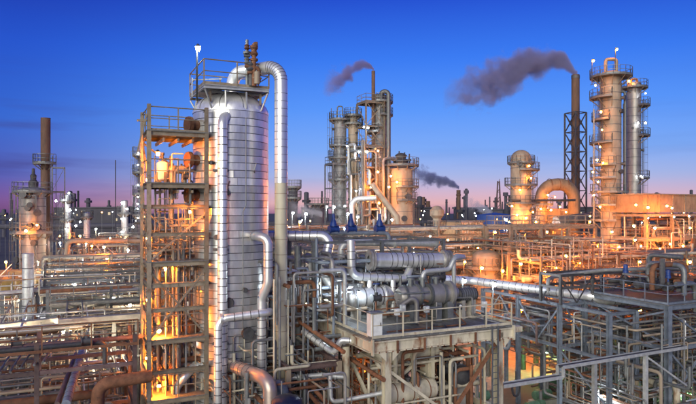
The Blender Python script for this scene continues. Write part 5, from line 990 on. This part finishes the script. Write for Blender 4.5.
# ------------------------------------------------------------------ smoke
def plume(label, px, y, D, length, dirx, ax_k, rd_k, dens, seed, col=(.46, .44, .55)):
    """a drifting smoke plume: volume round a curved axis, local x runs downwind; ax_k and rd_k are (fraction, metres) knots"""
    p = at(px, y, D); n = 12; b = MB(); pad = 1.9; r0 = rd_k[0][1]; r1 = max(r for _, r in rd_k)
    I = lambda k, t: float(np.interp(t, [a for a, _ in k], [c for _, c in k]))
    vs = []; fs = []; K = 20
    for i in range(K + 1):
        t = -.06 + i / K * 1.12
        for j in range(n):
            a = 2 * math.pi * j / n; rr_ = I(rd_k, t) * pad
            vs.append((t * length, math.cos(a) * rr_, I(ax_k, t) + math.sin(a) * rr_))
    for i in range(K):
        for j in range(n): fs.append((i * n + j, i * n + (j + 1) % n, (i + 1) * n + (j + 1) % n, (i + 1) * n + j))
    fs += [tuple(range(n - 1, -1, -1)), tuple(range(K * n, K * n + n))]
    b.add(vs, fs); m = bpy.data.materials.new('smoke'); m.use_nodes = True; t = m.node_tree; t.nodes.clear(); L = t.links.new
    def M(op, a, c=None, d=None):
        q = t.nodes.new('ShaderNodeMath'); q.operation = op
        for i, v in enumerate((a, c, d)):
            if v is None: continue
            if isinstance(v, (int, float)): q.inputs[i].default_value = v
            else: L(v, q.inputs[i])
        return q.outputs[0]
    tc = t.nodes.new('ShaderNodeTexCoord'); sp = t.nodes.new('ShaderNodeSeparateXYZ'); L(tc.outputs['Object'], sp.inputs[0]); X, Y, Zc = sp.outputs
    cl_ = t.nodes.new('ShaderNodeClamp'); L(M('DIVIDE', X, length), cl_.inputs[0]); T = cl_.outputs[0]
    def curve(k):
        lo = min(c for _, c in k); hi = max(c for _, c in k); q = t.nodes.new('ShaderNodeFloatCurve'); cv = q.mapping.curves[0]
        cv.points[0].location = (0, (k[0][1] - lo) / (hi - lo)); cv.points[1].location = (1, (k[-1][1] - lo) / (hi - lo))
        for a, c in k[1:-1]: cv.points.new(a, (c - lo) / (hi - lo))
        q.mapping.update(); L(T, q.inputs['Value']); return M('MULTIPLY_ADD', q.outputs[0], hi - lo, lo)
    ax = curve(ax_k); rd = curve(rd_k)
    def noise(s, det, off):
        mp = t.nodes.new('ShaderNodeMapping'); L(tc.outputs['Object'], mp.inputs[0]); mp.inputs[1].default_value = (off, off * 2, off * 3); q = t.nodes.new('ShaderNodeTexNoise'); L(mp.outputs[0], q.inputs[0]); q.inputs['Scale'].default_value = s; q.inputs['Detail'].default_value = det; q.inputs['Roughness'].default_value = .6; return q.outputs[0]
    wob = M('MULTIPLY', M('SUBTRACT', noise(.9 / r1, 1, seed + 9), .5), M('MULTIPLY', rd, .9))
    dz = M('ADD', M('SUBTRACT', Zc, ax), wob); dist = M('DIVIDE', M('SQRT', M('ADD', M('MULTIPLY', dz, dz), M('MULTIPLY', Y, Y))), rd)
    rough_ = M('MULTIPLY', M('SUBTRACT', noise(1.5 / r1, 6, seed), .5), M('MULTIPLY_ADD', T, 3.6, 1.2))
    f = M('SUBTRACT', M('ADD', 1.0, rough_), dist)
    mr = t.nodes.new('ShaderNodeMapRange'); mr.interpolation_type = 'SMOOTHSTEP'; L(f, mr.inputs[0]); mr.inputs[1].default_value = -.05; mr.inputs[2].default_value = .65
    fade = t.nodes.new('ShaderNodeMapRange'); L(T, fade.inputs[0]); fade.inputs[1].default_value = .5; fade.inputs[2].default_value = 1.0; fade.inputs[3].default_value = 1; fade.inputs[4].default_value = 0
    d_ = M('MULTIPLY', M('MULTIPLY', mr.outputs[0], fade.outputs[0]), M('DIVIDE', dens, rd)); st = M('GREATER_THAN', X, -length * .012)
    pv_ = t.nodes.new('ShaderNodeVolumePrincipled'); pv_.inputs['Color'].default_value = (*col, 1); L(M('MULTIPLY', d_, st), pv_.inputs['Density'])
    o = t.nodes.new('ShaderNodeOutputMaterial'); L(pv_.outputs[0], o.inputs['Volume'])
    me = b.mesh('smoke_plume', m, center=False)[0]; ob = bpy.data.objects.new('smoke_plume', me); put(ob, None, Matrix.Translation(p) @ Matrix.Rotation(math.atan2(dirx[1], dirx[0]), 4, 'Z')); tag(ob, label, 'smoke'); return ob
plume('big dark smoke plume drifting left from the lattice stack', 575.5, 74, 105, 23, (-1, .12), [(0, 0), (.05, 1.4), (.12, 2.5), (.28, 2.4), (.57, -.6), (.87, -3.0), (1, -4)], [(0, .75), (.05, 1.2), (.12, 1.8), (.28, 2.6), (.57, 3.8), (.87, 2.8), (1, 2.0)], 3.4, 3, (.46, .45, .72))
plume('purple smoke plume drifting left from the central vent stack', 373.3, 70, DA - 1.2, 7.6, (-1, .1), [(0, .1), (.1, .7), (.22, .9), (.45, -.4), (.75, -1.8), (1, -2.8)], [(0, .25), (.1, .5), (.22, .8), (.45, 1.3), (.75, 1.8), (1, 1.1)], 2.0, 17, (.46, .42, .70))
plume('dark smoke plume drifting left from the distant chimney', 458.5, 188, 260, 22, (-1, .1), [(0, .3), (.2, 2.4), (.4, 3.4), (.7, 5.4), (.93, 8.7), (1, 10)], [(0, 1.0), (.2, 2.2), (.4, 2.8), (.7, 3.8), (.93, 3.4), (1, 2.6)], 2.4, 29, (.4, .42, .68))
plume('white steam drifting before the lattice mast', 492, 213, 200, 9, (-1, .1), [(0, 0), (.5, 2.0), (1, 4)], [(0, 1.0), (.5, 2.0), (1, 2.4)], .9, 41, (.92, .92, .95)); plume('white steam low left of the central towers', 322, 214, 92, 5, (-1, .1), [(0, 0), (.5, .4), (1, .6)], [(0, .5), (.5, 1.0), (1, 1.2)], .7, 53, (.92, .92, .95))
# fine pipework that fills the middle ground
for w_, bx, c_, pm_, sd_ in (('among the left racks', (-18, -7, 13, 27, .5, 7.6), 260, ('galv_light', 'tan_vessel', 'grey_pipe', 'silver_worn', 'rust'), 91), ('far behind on the left', (-19, -3, 27, 48, 1, 8.8), 300, ('galv_light', 'tan_vessel', 'grey_pipe', 'rust'), 92),
                            ('low among the left racks', (-20, -9, 6, 14, .3, 6.8), 260, ('grey_pipe', 'tan_vessel', 'rust', 'galv_light'), 93), ('in the orange racks', (29, 43, 18, 36, .5, 11.2), 420, ('tan_vessel', 'cream', 'rust', 'grey_pipe'), 94), ('below the tallest right tower', (43, 62, 15, 34, .5, 7), 320, ('tan_vessel', 'cream', 'rust', 'grey_pipe'), 90),
                            ('behind the platform', (-4, 11, 14, 44, 1, 10.6), 330, ('galv_light', 'silver_worn', 'grey_pipe', 'tan_vessel'), 95), ('behind the valve deck', (22, 46, 6, 20, .3, 8), 460, ('tan_vessel', 'grey_pipe', 'galv', 'rust'), 96), ('inside the valve deck frame', (17.5, 31, .2, 8, .4, 7.6), 260, ('galv_light', 'grey_pipe', 'galv', 'tan_vessel'), 103), ('in the pit by the platform', (-6, 0, 2, 13, .5, 8.2), 280, ('galv', 'grey_pipe', 'rust', 'cream'), 97), ('under the platform deck', (.5, 7.2, .8, 9.8, .5, 7.6), 200, ('cream', 'grey_pipe', 'rust', 'tan_vessel'), 98), ('in the furnace house', (fu, fu + 19, fv - .5, fv + 6, 1, 13), 240, ('tan_vessel', 'cream', 'galv_light', 'rust'), 99)):
    tangle(w_, bx, c_, (.025, .07), pm_, sd_, (1, 4), vert=.5)
for i, (u_, v_, al, L_, z_) in enumerate(((-18, 11.2, 'u', 8, 6.2), (-13, 20.6, 'u', 7, 7.6), (-12, 17, 'v', 10, 6.6), (-14, 35, 'u', 11, 8.6), (-18, 9.4, 'u', 8, 5.0))): catwalk('among the left racks, ' + ('second nearest', 'fourth nearest', 'running away from the viewer', 'farthest', 'nearest')[i], u_, v_, al, L_, z_, 'galv', 'catwalks among the left racks')
for i, (u_, v_, al, L_, z_) in enumerate(((-4, 15.5, 'u', 14, 8.4), (-4, 24, 'u', 14, 10.6), (-4, 12.4, 'u', 8, 9.6))): catwalk('behind the equipment platform, ' + ('middle one', 'farthest one', 'short nearest one')[i], u_, v_, al, L_, z_, 'galv', 'catwalks behind the platform')
for i, (u_, v_, al, L_, z_) in enumerate(((29, 19.6, 'u', 24, 7.2), (28, 24.6, 'u', 15, 9.4), (43.4, 16, 'v', 14, 7.0), (30, 35.6, 'u', 12, 11.4), (50, 20, 'v', 14, 7.4), (26, 9, 'u', 14, 6.4))): catwalk('in the orange-lit racks at right, ' + ('third nearest', 'fourth nearest', 'left of two running away', 'farthest', 'right of two running away', 'nearest')[i], u_, v_, al, L_, z_, 'steel_tan', 'catwalks in the right racks')
frame('far_left_frame', 'dark process frame deep behind the left racks', -10, 66, [0, 5, 10, 15], [0, 6], [3.5, 6.5, 9], 'galv', .25, .22, decks=(6.5,), rail=(9.05,), brace=[('u', 0, 1, 3.5, 6.5, 'x')])
frame('far_right_frame', 'dark process frame deep behind the mushroom-headed vessel', 34, 66, [0, 5, 10, 15], [0, 6], [3.5, 6.5, 9.5], 'galv', .25, .22, decks=(6.5,), rail=(9.55,), brace=[('u', 0, 1, 3.5, 6.5, 'x')])
for w_, bx, sd_ in (('deep behind the left racks', (-14, 8, 56, 100, .5, 9.5), 101), ('deep behind on the right', (30, 70, 56, 100, .5, 9.5), 102)): tangle(w_, bx, 240, (.05, .16), ('grey_pipe', 'tan_vessel', 'galv_light', 'rust'), sd_, (1, 4), vert=.55)
for i, (px, y, D) in enumerate(((80, 236, 95), (96, 229, 110), (110, 238, 90), (128, 240, 88), (60, 236, 100), (14, 232, 105), (92, 246, 80), (430, 236, 100), (448, 240, 90), (470, 243, 85), (455, 228, 120))): lamp(at(px, y, D), 'lamp_warm' if i % 2 else 'lamp_orange_far', 'lamp deep in the plant behind the racks', r=.2, pole=1.5, group='lamps deep behind the racks')
# lamps that light the middle ground
for i, (px, y, D) in enumerate(((20, 300, 48), (48, 312, 43), (75, 285, 52), (96, 318, 40), (118, 275, 58), (130, 305, 44), (66, 330, 36), (12, 335, 34), (100, 345, 33), (38, 262, 64), (128, 250, 70), (86, 243, 74))): lamp(at(px, y, D), 'lamp_warm', 'small warm white lamp among the left racks', r=.15, pole=1.2, group='warm lamps among the left racks')
for i, (px, y, D) in enumerate(((308, 262, 44), (326, 300, 38), (372, 262, 42), (415, 250, 50), (305, 300, 36), (420, 272, 46))): lamp(at(px, y, D), 'lamp_warm', 'small warm white lamp behind the equipment platform', r=.14, pole=1.2, group='warm lamps behind the platform')
for i, (px, y, D) in enumerate(((490, 300, 66), (475, 310, 58), (508, 318, 54), (530, 330, 52), (560, 320, 50), (640, 310, 46), (660, 300, 50))): lamp(at(px, y, D), 'lamp_orange_far', 'orange lamp low in the yard behind the platform end', r=.17, pole=1.5, group='orange lamps low in the yard')
flush_pipes()
